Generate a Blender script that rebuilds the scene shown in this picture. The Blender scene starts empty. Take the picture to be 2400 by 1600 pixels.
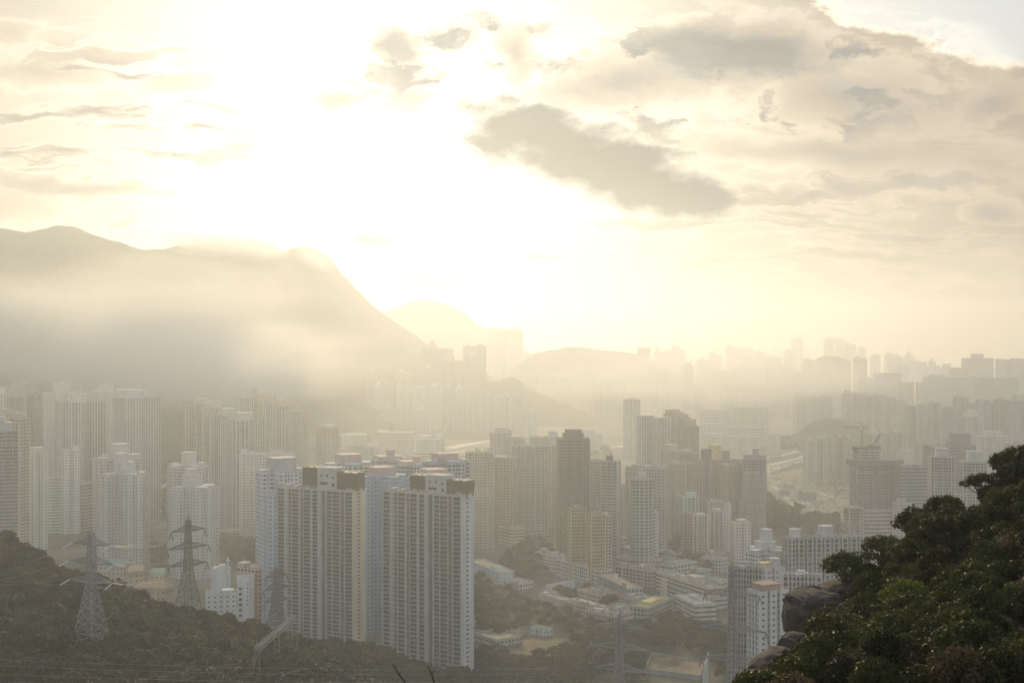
import bpy, math, random
import numpy as np
from mathutils import Vector, Matrix, noise
R = math.radians
C = bpy.context.scene.collection
F = 3000.0            # focal length in pixels of the 2400 px wide photograph
CZ = 210.0            # height of the viewpoint above the city plain
SUN_AZ, SUN_EL = R(-6.0), R(17.0)
HAZE = 0.00025

# ------------------------------------------------------------------ terrain
PROF = {  # picture column of the viewpoint -> (distance, ground height) along that bearing
 -1500: [(0,188),(100,150),(300,112),(420,104),(620,110),(760,75),(900,22),(1100,4),(1350,0)],
 0:     [(0,188),(100,150),(300,108),(420,97),(600,111),(720,80),(850,28),(1000,8),(1300,0)],
 200:   [(0,188),(100,150),(300,104),(420,93),(580,97),(680,68),(800,20),(1000,5),(1250,0)],
 450:   [(0,188),(100,150),(300,104),(420,90),(550,85),(640,58),(760,15),(1000,3),(1250,0)],
 600:   [(0,188),(100,150),(300,102),(420,87),(550,79),(640,55),(760,24),(900,5),(1250,0)],
 850:   [(0,188),(100,150),(300,100),(420,86),(520,68),(640,47),(740,27),(900,8),(1250,0)],
 1050:  [(0,188),(100,150),(300,98),(420,74),(520,52),(640,30),(763,12),(900,6),(1250,0)],
 1300:  [(0,188),(100,150),(300,96),(420,60),(520,38),(640,20),(800,9),(1000,3),(1250,0)],
 1700:  [(0,188),(100,150),(300,96),(420,60),(520,36),(640,18),(800,8),(1000,2),(1250,0)],
 2400:  [(0,188),(100,150),(300,102),(420,76),(520,52),(640,34),(800,18),(1000,6),(1250,0)],
 3800:  [(0,188),(100,150),(300,112),(420,96),(520,80),(640,60),(800,30),(1000,10),(1250,0)],
}
_pk = sorted(PROF)
_pd = [np.array(PROF[k], float) for k in _pk]
def gz(X, Y):
    D = max(Y, 1.0)
    if Y < 0: return max(188.0 - 0.25*math.hypot(X, Y), 0.0)
    px = min(max(1200 + F*X/max(D, 60), _pk[0]), _pk[-1])
    for i in range(len(_pk)-1):
        if px <= _pk[i+1]: break
    t = (px-_pk[i])/(_pk[i+1]-_pk[i])
    t = t*t*(3-2*t)
    a = float(np.interp(D, _pd[i][:,0], _pd[i][:,1])); b = float(np.interp(D, _pd[i+1][:,0], _pd[i+1][:,1]))
    z = a*(1-t)+b*t
    if z > 1: z += min(z, 12)/12*2.5*(noise.noise(Vector((X*.012, Y*.012, 3))))
    return max(z, 0.0)
def at(px, py, D): return Vector(((px-1200)/F*D, D, CZ-(py-800)/F*D))
def ground(px, py, lift=0.0):
    """the point of the ground that the photograph shows at this spot"""
    z = 0.0
    D = (CZ-z)*F/max(py-800, 1)
    for _ in range(30):
        D2 = (CZ-z)*F/max(py-800, 1)
        D += .5*(D2-D)
        z = gz((px-1200)/F*D, D)
    return Vector(((px-1200)/F*D, D, z+lift))

# ------------------------------------------------------------------ helpers
def link(o, parent=None):
    C.objects.link(o)
    if parent is not None: o.parent = parent
    return o
def mesh(name, V, Fc, mat=None, parent=None, uv=None, mi=None, smooth=False, loc=None):
    me = bpy.data.meshes.new(name)
    me.from_pydata([tuple(v) for v in V], [], Fc)
    for m in (mat if isinstance(mat, (list, tuple)) else [mat]):
        if m: me.materials.append(m)
    if uv is not None:
        l = me.uv_layers.new(name='UVMap')
        l.data.foreach_set('uv', np.array(uv, 'f').ravel())
    if mi is not None: me.polygons.foreach_set('material_index', mi)
    if smooth: me.polygons.foreach_set('use_smooth', [True]*len(me.polygons))
    me.update()
    o = bpy.data.objects.new(name, me)
    if loc is not None: o.location = loc
    return link(o, parent)
def quads(name, P, mat, attr=None):
    """mesh data from an (n,4,3) array of loose quads"""
    n = len(P)
    me = bpy.data.meshes.new(name)
    me.vertices.add(n*4); me.vertices.foreach_set('co', P.astype('f').ravel())
    me.loops.add(n*4); me.loops.foreach_set('vertex_index', np.arange(n*4, dtype='i'))
    me.polygons.add(n); me.polygons.foreach_set('loop_start', np.arange(0, n*4, 4, dtype='i'))
    me.materials.append(mat); me.update(calc_edges=True)
    if attr is not None:
        t = me.attributes.new('tone', 'FLOAT', 'FACE'); t.data.foreach_set('value', np.asarray(attr, 'f'))
    return me
def thing(name, label, cat, loc=(0,0,0), rotz=0, group=None):
    o = bpy.data.objects.new(name, None); o.empty_display_size = 1
    o.location = loc; o.rotation_euler = (0,0,rotz)
    link(o); return tag(o, label, cat, group)
def tag(o, label, cat, group=None, kind=None):
    o['label'] = label; o['category'] = cat
    if group: o['group'] = group
    if kind: o['kind'] = kind
    return o
def struct(o, label=None, kind='structure'):
    o['kind'] = kind
    if label: o['label'] = label
    return o
def box(V, Fc, c, s, rot=0.0, taper=1.0):
    """adds a box standing on c with size s, turned by rot about z"""
    b = len(V); ca, sa = math.cos(rot), math.sin(rot)
    for z, k in ((0,1),(s[2],taper)):
        for x, y in ((-.5,-.5),(.5,-.5),(.5,.5),(-.5,.5)):
            X, Y = x*s[0]*k, y*s[1]*k
            V.append((c[0]+X*ca-Y*sa, c[1]+X*sa+Y*ca, c[2]+z))
    for f in ((0,3,2,1),(4,5,6,7),(0,1,5,4),(1,2,6,5),(2,3,7,6),(3,0,4,7)): Fc.append(tuple(b+i for i in f))
def bar(V, Fc, a, b, r, r2=None, n=4):
    """a prism from a to b"""
    a, b = Vector(a), Vector(b); d = b-a
    if d.length < 1e-6: return
    r2 = r if r2 is None else r2
    z = d.normalized(); x = z.orthogonal().normalized(); y = z.cross(x); k = len(V)
    for p, rr in ((a, r), (b, r2)):
        for i in range(n):
            t = 2*math.pi*i/n+math.pi/4
            V.append(tuple(p + x*math.cos(t)*rr + y*math.sin(t)*rr))
    for i in range(n):
        j = (i+1) % n
        Fc.append((k+i, k+j, k+n+j, k+n+i))
    Fc.append(tuple(k+n-1-i for i in range(n))); Fc.append(tuple(k+n+i for i in range(n)))
def lathe(V, Fc, c, prof, n=12):
    k = len(V)
    for r, z in prof:
        for i in range(n):
            t = 2*math.pi*i/n
            V.append((c[0]+r*math.cos(t), c[1]+r*math.sin(t), c[2]+z))
    for a in range(len(prof)-1):
        for i in range(n):
            j = (i+1) % n
            Fc.append((k+a*n+i, k+a*n+j, k+(a+1)*n+j, k+(a+1)*n+i))
    Fc.append(tuple(k+(len(prof)-1)*n+i for i in range(n)))
    Fc.append(tuple(k+n-1-i for i in range(n)))
ORD = ['first','second','third','fourth','fifth','sixth','seventh','eighth','ninth','tenth','eleventh','twelfth','thirteenth','fourteenth','fifteenth','sixteenth','seventeenth','eighteenth','nineteenth','twentieth','twenty-first','twenty-second','twenty-third','twenty-fourth','twenty-fifth','twenty-sixth','twenty-seventh','twenty-eighth','twenty-ninth','thirtieth']

# ------------------------------------------------------------------ node helpers
class NT:
    def __init__(s, tree): s.t = tree; s.n = tree.nodes; s.l = tree.links
    def node(s, typ, **kw):
        n = s.n.new(typ)
        for k, v in kw.items(): setattr(n, k, v)
        return n
    def put(s, sock, v):
        if v is None: return
        if hasattr(v, 'is_output'): s.l.new(v, sock)
        else: sock.default_value = v
    def m(s, op, a, b=None, c=None, clamp=False):
        n = s.node('ShaderNodeMath', operation=op, use_clamp=clamp)
        for i, v in enumerate((a, b, c)): s.put(n.inputs[i], v)
        return n.outputs[0]
    def mix(s, f, a, b, blend='MIX'):
        n = s.node('ShaderNodeMix', data_type='RGBA', blend_type=blend)
        s.put(n.inputs[0], f)
        for i, v in ((6, a), (7, b)):
            s.put(n.inputs[i], (*v, 1) if isinstance(v, tuple) and len(v) == 3 else v)
        return n.outputs[2]
    def sstep(s, v, lo, hi):
        n = s.node('ShaderNodeMapRange', interpolation_type='SMOOTHSTEP')
        s.put(n.inputs[0], v); s.put(n.inputs[1], lo); s.put(n.inputs[2], hi)
        return n.outputs[0]
    def noise(s, vec, scale, detail=4, rough=.55):
        n = s.node('ShaderNodeTexNoise'); s.put(n.inputs['Vector'], vec)
        n.inputs['Scale'].default_value = scale; n.inputs['Detail'].default_value = detail; n.inputs['Roughness'].default_value = rough
        return n.outputs['Fac']
    def xyz(s, x, y, z=0.0):
        n = s.node('ShaderNodeCombineXYZ')
        for i, v in enumerate((x, y, z)): s.put(n.inputs[i], v)
        return n.outputs[0]
def material(name):
    m = bpy.data.materials.new(name); m.use_nodes = True
    nt = NT(m.node_tree); nt.n.clear()
    out = nt.node('ShaderNodeOutputMaterial'); b = nt.node('ShaderNodeBsdfPrincipled')
    nt.l.new(b.outputs[0], out.inputs[0])
    return m, nt, b, out
def plain(name, col, rough=.8, var=.25, scale=.35, spec=.3, metal=0):
    """a weathered plain surface: patches and streaks of dirt in object space"""
    m, nt, b, _ = material(name)
    tc = nt.node('ShaderNodeTexCoord').outputs['Object']
    f = nt.m('MULTIPLY', nt.noise(tc, scale, 6, .65), 1.0)
    c = nt.mix(nt.sstep(f, .3, .7), tuple(c*(1-var) for c in col), tuple(min(c*(1+var*.5), .9) for c in col))
    nt.put(b.inputs['Base Color'], c)
    b.inputs['Roughness'].default_value = rough; b.inputs['Specular IOR Level'].default_value = spec; b.inputs['Metallic'].default_value = metal
    return m
def tinted(name, rough=.8, var=.22, scale=.25):
    """weathered surface in the colour set on each object"""
    m, nt, b, _ = material(name)
    tc = nt.node('ShaderNodeTexCoord').outputs['Object']
    oi = nt.node('ShaderNodeObjectInfo').outputs['Color']
    f = nt.sstep(nt.noise(tc, scale, 6, .65), .3, .7)
    k = nt.m('ADD', nt.m('MULTIPLY', f, var), 1-var)
    n = nt.node('ShaderNodeMix', data_type='RGBA', blend_type='MULTIPLY'); n.inputs[0].default_value = 1
    nt.l.new(oi, n.inputs[6]); nt.l.new(k, n.inputs[7])
    nt.l.new(n.outputs[2], b.inputs['Base Color'])
    b.inputs['Roughness'].default_value = rough; b.inputs['Specular IOR Level'].default_value = .25
    return m
def facade(name, ww, wh, sill=.3, slab=.0, curtain=.8, mull=0.0, ac=.0, spand=1.0):
    """wall in the object's own colour with a grid of windows: u counts bays, v counts storeys"""
    m, nt, b, _ = material(name)
    uv = nt.node('ShaderNodeUVMap').outputs[0]
    sp = nt.node('ShaderNodeSeparateXYZ'); nt.l.new(uv, sp.inputs[0])
    u, v = sp.outputs[0], sp.outputs[1]
    fu, fv = nt.m('FRACT', u), nt.m('FRACT', v)
    iu, iv = nt.m('FLOOR', u), nt.m('FLOOR', v)
    mu = nt.m('LESS_THAN', nt.m('ABSOLUTE', nt.m('SUBTRACT', fu, .5)), ww/2)
    mv = nt.m('LESS_THAN', nt.m('ABSOLUTE', nt.m('SUBTRACT', fv, sill+wh/2)), wh/2)
    win = nt.m('MULTIPLY', mu, mv)
    if mull:
        k = nt.m('LESS_THAN', nt.m('FRACT', nt.m('MULTIPLY', fu, mull)), .14)
        win = nt.m('MULTIPLY', win, nt.m('SUBTRACT', 1.0, k))
    oi = nt.node('ShaderNodeObjectInfo')
    wn = nt.node('ShaderNodeTexWhiteNoise', noise_dimensions='3D')
    nt.l.new(nt.xyz(iu, iv, oi.outputs['Random']), wn.inputs[0])
    r = wn.outputs['Value']
    glass = nt.mix(nt.m('GREATER_THAN', r, curtain), (.028,.03,.032), (.2,.185,.165))
    glass = nt.mix(nt.m('MULTIPLY', wn.outputs['Color'], .55), glass, (.06,.062,.064))
    tc = nt.node('ShaderNodeTexCoord').outputs['Object']
    mp = nt.node('ShaderNodeMapping'); nt.l.new(tc, mp.inputs[0]); mp.inputs['Scale'].default_value = (1,1,.12)
    d = nt.sstep(nt.noise(mp.outputs[0], .22, 6, .7), .25, .75)
    k = nt.m('ADD', nt.m('MULTIPLY', d, .28), .76)
    w2 = nt.node('ShaderNodeTexWhiteNoise', noise_dimensions='2D'); nt.l.new(nt.xyz(iu, oi.outputs['Random']), w2.inputs[0])
    k = nt.m('MULTIPLY', k, nt.m('ADD', nt.m('MULTIPLY', w2.outputs['Value'], .24), .88))
    if spand != 1.0:      # tiles below each window in another shade
        k = nt.m('MULTIPLY', k, nt.m('ADD', nt.m('MULTIPLY', mu, spand-1.0), 1.0))
    if slab:
        k = nt.m('MULTIPLY', k, nt.m('ADD', nt.m('MULTIPLY', nt.m('LESS_THAN', fv, .09), slab), 1.0))
    n = nt.node('ShaderNodeMix', data_type='RGBA', blend_type='MULTIPLY'); n.inputs[0].default_value = 1
    nt.l.new(oi.outputs['Color'], n.inputs[6]); nt.l.new(k, n.inputs[7])
    wall = n.outputs[2]
    if ac:
        s2 = nt.node('ShaderNodeSeparateColor'); nt.l.new(wn.outputs['Color'], s2.inputs[0])
        a = nt.m('MULTIPLY', nt.m('LESS_THAN', nt.m('ABSOLUTE', nt.m('SUBTRACT', fu, nt.m('ADD', nt.m('MULTIPLY', s2.outputs[1], .5), .25))), .09),
                 nt.m('LESS_THAN', nt.m('ABSOLUTE', nt.m('SUBTRACT', fv, .18)), .09))
        a = nt.m('MULTIPLY', a, nt.m('LESS_THAN', s2.outputs[2], ac))
        a = nt.m('MULTIPLY', a, mu)
        wall = nt.mix(a, wall, (.12,.115,.11))
    nt.put(b.inputs['Base Color'], nt.mix(win, wall, glass))
    nt.put(b.inputs['Roughness'], nt.m('SUBTRACT', .82, nt.m('MULTIPLY', win, .62)))
    b.inputs['Specular IOR Level'].default_value = .35
    return m
# ------------------------------------------------------------------ materials
M = {
 'dense': facade('dense_windows', .66, .48, .3, .12, .82, 3, .5, .8),
 'grid':  facade('grid_windows', .5, .42, .32, .06, .8, 0, .4),
 'dots':  facade('small_windows', .3, .34, .34, .0, .85),
 'strip': facade('stacked_windows', .56, .68, .2, .0, .85, 2, .3, .72),
 'band':  facade('ribbon_windows', 1.1, .42, .34, .15, .85, 6),
 'balc':  facade('balcony_windows', .8, .6, .3, .25, .86, 4, .5, .75),
 'blank': facade('rendered_wall', 0, 0, .3, .04),
 'roof': plain('roof_concrete', (.3,.285,.265), .75, .4, .25),
 'tint': tinted('painted_render'),
 'dark': plain('dark_louvre', (.115,.09,.055), .7, .25, .8),
 'steel': plain('galvanised_steel', (.3,.3,.295), .6, .3, .8, .4, .2),
 'midsteel': plain('dull_steel', (.19,.185,.175), .6, .3, .8, .4, .2),
 'darksteel': plain('weathered_steel', (.12,.115,.11), .6, .3, .8, .5, .2),
 'insul': plain('glazed_insulator', (.7,.7,.68), .6, .05, 1, .6),
 'cable': plain('aluminium_cable', (.28,.28,.28), .5, .1, 1, .5, .4),
 'road': plain('road_concrete', (.45,.42,.37), .8, .3, .05),
 'asphalt': plain('asphalt', (.075,.072,.068), .85, .3, .06),
 'pitch': plain('green_court', (.16,.27,.2), .75, .15, .08),
 'soil': plain('bare_soil', (.22,.165,.11), .9, .6, .05),
 'dry': plain('dry_grass', (.17,.135,.065), .95, .4, .12),
 'conc': plain('concrete', (.36,.35,.33), .85, .3, .2),
 'bark': plain('bark', (.05,.042,.035), .9, .3, 3),
 'white': plain('white_paint', (.75,.76,.76), .6, .12, .2),
 'glass': plain('window_glass', (.035,.037,.04), .15, .5, .4, .5),
 'bay_shade': plain('shaded_bay_back', (.17,.165,.155), .6, .3, .6),  # recess shade painted into the colour of the bay backs
 'rail': plain('pale_green_rail', (.5,.6,.58), .5, .1, .5),
}
def leafmat(name, a, b, dry, trans=.35, scale=.25, ro=.6, spc=.2):
    m, nt, bs, out = material(name)
    geo = nt.node('ShaderNodeNewGeometry')
    oi = nt.node('ShaderNodeObjectInfo')
    n1 = nt.sstep(nt.noise(geo.outputs['Position'], scale, 4, .7), .32, .68)
    c = nt.mix(n1, a, b)
    at_ = nt.node('ShaderNodeAttribute', attribute_name='tone').outputs['Fac']
    rn = nt.m('FRACT', nt.m('ADD', at_, oi.outputs['Random']))
    c = nt.mix(nt.m('MULTIPLY', rn, .4), c, dry)
    n2 = nt.noise(geo.outputs['Position'], scale*14, 2, .6)
    n = nt.node('ShaderNodeMix', data_type='RGBA', blend_type='MULTIPLY'); n.inputs[0].default_value = 1
    nt.l.new(c, n.inputs[6]); nt.l.new(nt.m('MULTIPLY', nt.m('ADD', nt.m('MULTIPLY', n2, 1.1), .45), nt.m('ADD', nt.m('MULTIPLY', nt.m('FRACT', nt.m('MULTIPLY', rn, 7.31)), 1.1), .5)), n.inputs[7])
    c = n.outputs[2]
    nt.l.new(c, bs.inputs['Base Color']); bs.inputs['Roughness'].default_value = ro; bs.inputs['Specular IOR Level'].default_value = spc
    tr = nt.node('ShaderNodeBsdfTranslucent'); nt.l.new(c, tr.inputs[0])
    mx = nt.node('ShaderNodeMixShader'); mx.inputs[0].default_value = trans
    nt.l.new(bs.outputs[0], mx.inputs[1]); nt.l.new(tr.outputs[0], mx.inputs[2]); nt.l.new(mx.outputs[0], out.inputs[0])
    return m
M['leaf'] = leafmat('broad_leaves', (.014,.022,.008), (.032,.044,.013), (.05,.042,.018), .2, .06)
M['leafnear'] = leafmat('glossy_leaves', (.02,.03,.007), (.06,.068,.013), (.06,.05,.015), .3, .6, .55, .12)
M['leafbright'] = leafmat('yellow_green_leaves', (.055,.075,.01), (.1,.115,.014), (.1,.1,.016), .35, .6)
M['leafred'] = leafmat('reddish_leaves', (.05,.04,.016), (.075,.055,.022), (.09,.05,.025), .3, .6)
def groundmat(name, a, b, scale, bump=0):
    m, nt, bs, _ = material(name)
    p = nt.node('ShaderNodeNewGeometry').outputs['Position']
    f = nt.sstep(nt.noise(p, scale, 8, .65), .35, .65)
    g = nt.noise(p, scale*25, 3, .6)
    n = nt.node('ShaderNodeMix', data_type='RGBA', blend_type='MULTIPLY'); n.inputs[0].default_value = 1
    nt.l.new(nt.mix(f, a, b), n.inputs[6]); nt.l.new(nt.m('ADD', g, .5), n.inputs[7])
    nt.l.new(n.outputs[2], bs.inputs['Base Color']); bs.inputs['Roughness'].default_value = .95; bs.inputs['Specular IOR Level'].default_value = .1
    if bump:
        bn = nt.node('ShaderNodeBump'); bn.inputs['Distance'].default_value = bump; nt.l.new(g, bn.inputs['Height']); nt.l.new(bn.outputs[0], bs.inputs['Normal'])
    return m
M['ground'] = groundmat('city_ground', (.06,.065,.04), (.17,.15,.125), .012)
M['hill'] = groundmat('wooded_slope', (.03,.038,.018), (.06,.062,.03), .01, 2)
M['earth'] = groundmat('leaf_litter', (.02,.017,.012), (.035,.03,.02), .4, .2)
m, nt, bs, _ = material('granite')
p = nt.node('ShaderNodeTexCoord').outputs['Object']
f = nt.sstep(nt.noise(p, .9, 8, .7), .35, .65); g = nt.noise(p, 9, 5, .7)
nt.put(bs.inputs['Base Color'], nt.mix(nt.m('MULTIPLY', g, .8), nt.mix(f, (.05,.04,.035), (.13,.095,.078)), (.03,.03,.026)))
bs.inputs['Roughness'].default_value = .85
bn = nt.node('ShaderNodeBump'); bn.inputs['Distance'].default_value = .12; nt.l.new(nt.noise(p, 2.2, 8, .75), bn.inputs['Height']); nt.l.new(bn.outputs[0], bs.inputs['Normal'])
M['rock'] = m

# ------------------------------------------------------------------ camera, light, sky
cam = bpy.data.cameras.new('camera'); co = bpy.data.objects.new('camera', cam); C.objects.link(co)
cam.sensor_width = 36; cam.lens = 36*F/2400; cam.clip_start = .5; cam.clip_end = 40000
co.location = (0, 0, CZ); co.rotation_euler = (R(90), 0, 0)
sc = bpy.context.scene; sc.camera = co
sd = Vector((math.sin(SUN_AZ)*math.cos(SUN_EL), math.cos(SUN_AZ)*math.cos(SUN_EL), math.sin(SUN_EL)))
sl = bpy.data.lights.new('sun', 'SUN'); sl.energy = 2.0; sl.angle = R(.6); sl.color = (1, .81, .49)
so = bpy.data.objects.new('sun', sl); C.objects.link(so); so.rotation_euler = (-sd).to_track_quat('-Z', 'Y').to_euler(); so.location = (0, 0, 900)
w = bpy.data.worlds.new('World'); sc.world = w; w.use_nodes = True
nt = NT(w.node_tree); nt.n.clear()
out = nt.node('ShaderNodeOutputWorld'); bg = nt.node('ShaderNodeBackground'); nt.l.new(bg.outputs[0], out.inputs[0])
sky = nt.node('ShaderNodeTexSky', sky_type='NISHITA'); sky.sun_disc = False
sky.sun_elevation = SUN_EL; sky.sun_rotation = SUN_AZ; sky.altitude = 200; sky.air_density = 1.2; sky.dust_density = 2.5
dirn = nt.node('ShaderNodeTexCoord').outputs['Generated']
sp = nt.node('ShaderNodeSeparateXYZ'); nt.l.new(dirn, sp.inputs[0])
dy = nt.m('MAXIMUM', sp.outputs[1], .08)
ux, vz = nt.m('DIVIDE', sp.outputs[0], dy), nt.m('DIVIDE', sp.outputs[2], dy)
X0, Y0 = nt.m('ADD', nt.m('MULTIPLY', ux, 3.0), 1.2), nt.m('SUBTRACT', .8, nt.m('MULTIPLY', vz, 3.0))
P0 = nt.xyz(X0, nt.m('MULTIPLY', Y0, 1.8))
nw = nt.node('ShaderNodeTexNoise'); nt.l.new(P0, nw.inputs['Vector']); nw.inputs['Scale'].default_value = 4.2; nw.inputs['Detail'].default_value = 5
ws = nt.node('ShaderNodeSeparateColor'); nt.l.new(nw.outputs['Color'], ws.inputs[0])
X1 = nt.m('ADD', X0, nt.m('MULTIPLY', nt.m('SUBTRACT', ws.outputs[0], .5), .2))
Y1 = nt.m('ADD', Y0, nt.m('MULTIPLY', nt.m('SUBTRACT', ws.outputs[1], .5), .1))
nw2 = nt.node('ShaderNodeTexNoise'); nt.l.new(P0, nw2.inputs['Vector']); nw2.inputs['Scale'].default_value = 15; nw2.inputs['Detail'].default_value = 6
ws2 = nt.node('ShaderNodeSeparateColor'); nt.l.new(nw2.outputs['Color'], ws2.inputs[0])
X1 = nt.m('ADD', X1, nt.m('MULTIPLY', nt.m('SUBTRACT', ws2.outputs[0], .5), .06)); Y1 = nt.m('ADD', Y1, nt.m('MULTIPLY', nt.m('SUBTRACT', ws2.outputs[1], .5), .03))
fine = nt.m('SUBTRACT', nt.noise(P0, 9.0, 8, .62), .5)
med = nt.m('SUBTRACT', nt.noise(P0, 3.2, 6, .6), .5)
def ell(cx, cy, rx, ry, rot=0.0):
    c, s = math.cos(R(rot)), math.sin(R(rot))
    a, b = nt.m('SUBTRACT', X1, cx), nt.m('SUBTRACT', Y1, cy)
    p = nt.m('ADD', nt.m('MULTIPLY', a, c/rx), nt.m('MULTIPLY', b, s/rx))
    q = nt.m('ADD', nt.m('MULTIPLY', a, -s/ry), nt.m('MULTIPLY', b, c/ry))
    return nt.m('SQRT', nt.m('ADD', nt.m('MULTIPLY', p, p), nt.m('MULTIPLY', q, q)))
CL = [  # cloud banks: place, half sizes, turn, thickness, edge softness
 (1.42,.385,.33,.09,17,1.0,.45), (1.24,.31,.18,.068,8,.95,.45), (1.6,.455,.15,.055,12,.95,.45), (1.83,.45,.1,.024,-5,.45,.7),
 (1.72,.13,.3,.1,4,.72,.6), (1.45,.2,.34,.1,-10,.6,.8), (2.0,.23,.3,.1,8,.55,.8), (1.22,.13,.08,.12,10,.5,.8), (2.33,.24,.12,.05,-20,.5,.7),
 (.94,.105,.085,.055,10,.62,.6), (.8,.225,.15,.045,0,.42,.9), (.98,.235,.11,.035,0,.4,.9),(1.1,.08,.05,.04,0,.3,.9),
 (1.98,.365,.5,.045,4,.5,.8), (2.25,.39,.3,.06,0,.42,.9), (.14,.435,.28,.022,4,.45,.6), (.02,.47,.18,.05,0,.38,.9),
 (2.34,.5,.07,.04,0,.55,.7), (2.2,.62,.35,.03,5,.36,.9), (1.9,.645,.08,.018,0,.3,.8), (1.65,.62,.12,.012,6,.3,.8), (1.28,.6,.1,.01,8,.25,.8),
 (.88,.555,.12,.035,12,.4,.8), (1.0,.66,.24,.07,20,.32,1.0), (.29,.535,.06,.02,-10,.3,.9), (.1,.17,.22,.05,4,.36,.9), (.02,.08,.1,.04,0,.22,1),(.42,.2,.2,.05,0,.12,1)]
tone = None; cover = None
for cx, cy, rx, ry, rot, th, soft in CL:
    d = nt.m('ADD', nt.m('SUBTRACT', 1.3, ell(cx, cy, rx, ry, rot)), nt.m('ADD', nt.m('MULTIPLY', fine, 1.35), nt.m('MULTIPLY', med, .7)))
    v = nt.sstep(d, -.05, soft*1.7); k = nt.m('MULTIPLY', v, th)
    cover = v if cover is None else nt.m('MAXIMUM', cover, v)
    tone = k if tone is None else nt.m('MAXIMUM', tone, k)
def field(sx, sy, lo, hi, th, mask, seed):
    global cover, tone
    nn = nt.noise(nt.xyz(nt.m('MULTIPLY', X1, sx), nt.m('MULTIPLY', Y1, sy), seed), 1.0, 7, .6)
    v = nt.m('MULTIPLY', nt.sstep(nn, lo, hi), mask)
    cover = nt.m('MAXIMUM', cover, v); tone = nt.m('MAXIMUM', tone, nt.m('MULTIPLY', v, th))
def mask(cx, cy, rx, ry, rot=0, soft=.6): return nt.sstep(nt.m('SUBTRACT', 1.0, ell(cx, cy, rx, ry, rot)), 0.0, soft)
field(5, 10, .46, .6, .72, mask(1.75, .2, .75, .24), 1.3)
field(6, 12, .43, .62, .7, mask(1.1, .15, .42, .2), 4.1)
field(2.2, 22, .47, .63, .5, mask(1.95, .5, .8, .26), 7.7)
field(2.6, 20, .5, .64, .55, mask(.25, .3, .5, .3), 9.2)
# brightness of the thin cloud veil round the hidden sun
svec = nt.node('ShaderNodeVectorMath', operation='DOT_PRODUCT'); nt.l.new(dirn, svec.inputs[0]); svec.inputs[1].default_value = (math.sin(R(-6))*math.cos(R(8.5)), math.cos(R(-6))*math.cos(R(8.5)), math.sin(R(8.5)))
ang = nt.m('ARCCOSINE', nt.m('MINIMUM', svec.outputs['Value'], 1.0))
SKY_A, SKY_B, SKY_C = .27, .62, .4
g1 = nt.m('MULTIPLY', nt.m('EXPONENT', nt.m('MULTIPLY', nt.m('POWER', nt.m('DIVIDE', ang, .22), 2.0), -1.0)), SKY_B)
g2 = nt.m('MULTIPLY', nt.m('EXPONENT', nt.m('MULTIPLY', nt.m('DIVIDE', ang, .3), -1.0)), SKY_C)
glow = nt.m('ADD', nt.m('ADD', g1, g2), SKY_A)
glow = nt.m('MULTIPLY', glow, nt.m('ADD', 1.0, nt.m('MULTIPLY', nt.sstep(sp.outputs[1], .3, -.3), 2.2)))
glow = nt.m('MULTIPLY', glow, nt.m('ADD', 1.0, nt.m('ADD', nt.m('MULTIPLY', fine, .35), nt.m('MULTIPLY', med, .5))))
veil = nt.mix(nt.sstep(ang, .1, .7), (1.0,.93,.78), (1.0,.77,.56))
veil = nt.mix(nt.sstep(sp.outputs[2], .2, .6), veil, (.95,1.05,1.2))
vs = nt.node('ShaderNodeVectorMath', operation='SCALE'); nt.l.new(veil, vs.inputs[0]); nt.l.new(glow, vs.inputs['Scale'])
ns = nt.node('ShaderNodeVectorMath', operation='SCALE'); nt.l.new(sky.outputs[0], ns.inputs[0]); ns.inputs['Scale'].default_value = .15
# a break in the veil, upper right, shows the blue behind; behind the viewpoint the sky is mostly open
hole = nt.sstep(nt.m('ADD', nt.m('SUBTRACT', 1.0, ell(2.3,.02,.55,.13,14)), nt.m('MULTIPLY', fine, .7)), .0, .25)
back = nt.sstep(sp.outputs[1], .5, -.1)
opn = nt.m('MAXIMUM', nt.m('MULTIPLY', hole, .8), nt.m('MULTIPLY', back, .6))
clear = nt.mix(1.0, ns.outputs[0], (.0,.0,.0), 'ADD')
blue = nt.mix(nt.m('MULTIPLY', hole, .8), clear, (.4,.48,.56))
base = nt.mix(opn, vs.outputs[0], blue)
# thick cloud: only a share of the light gets through, and it is greyer
core = nt.node('ShaderNodeVectorMath', operation='SCALE')
nt.l.new(nt.mix(nt.sstep(tone, .3, .95), (1.0,.84,.66), (.66,.74,.9)), core.inputs[0])
cb = nt.m('SUBTRACT', .6, nt.m('MULTIPLY', tone, .56))
cb = nt.m('MULTIPLY', cb, nt.m('ADD', 1.0, nt.m('ADD', nt.m('MULTIPLY', fine, 1.3), nt.m('MULTIPLY', med, .8))))
nt.l.new(nt.m('ADD', cb, nt.m('MULTIPLY', glow, .03)), core.inputs['Scale'])
front = nt.sstep(sp.outputs[1], .1, .4)
rim = nt.m('MULTIPLY', nt.sstep(cover, .0, .22), nt.m('SUBTRACT', 1.0, nt.sstep(cover, .2, .65)))
rs = nt.node('ShaderNodeVectorMath', operation='SCALE'); nt.l.new(base, rs.inputs[0]); nt.l.new(nt.m('ADD', 1.0, nt.m('MULTIPLY', rim, .3)), rs.inputs['Scale'])
skyc = nt.mix(nt.m('MULTIPLY', nt.m('MULTIPLY', cover, .95), front), rs.outputs[0], core.outputs[0])
nt.l.new(skyc, bg.inputs[0]); bg.inputs[1].default_value = 1.0
vs_ = sc.view_settings; vs_.view_transform = 'Standard'; vs_.look = 'None'; vs_.gamma = 1; vs_.use_curve_mapping = False; vs_.exposure = 0.27
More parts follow.
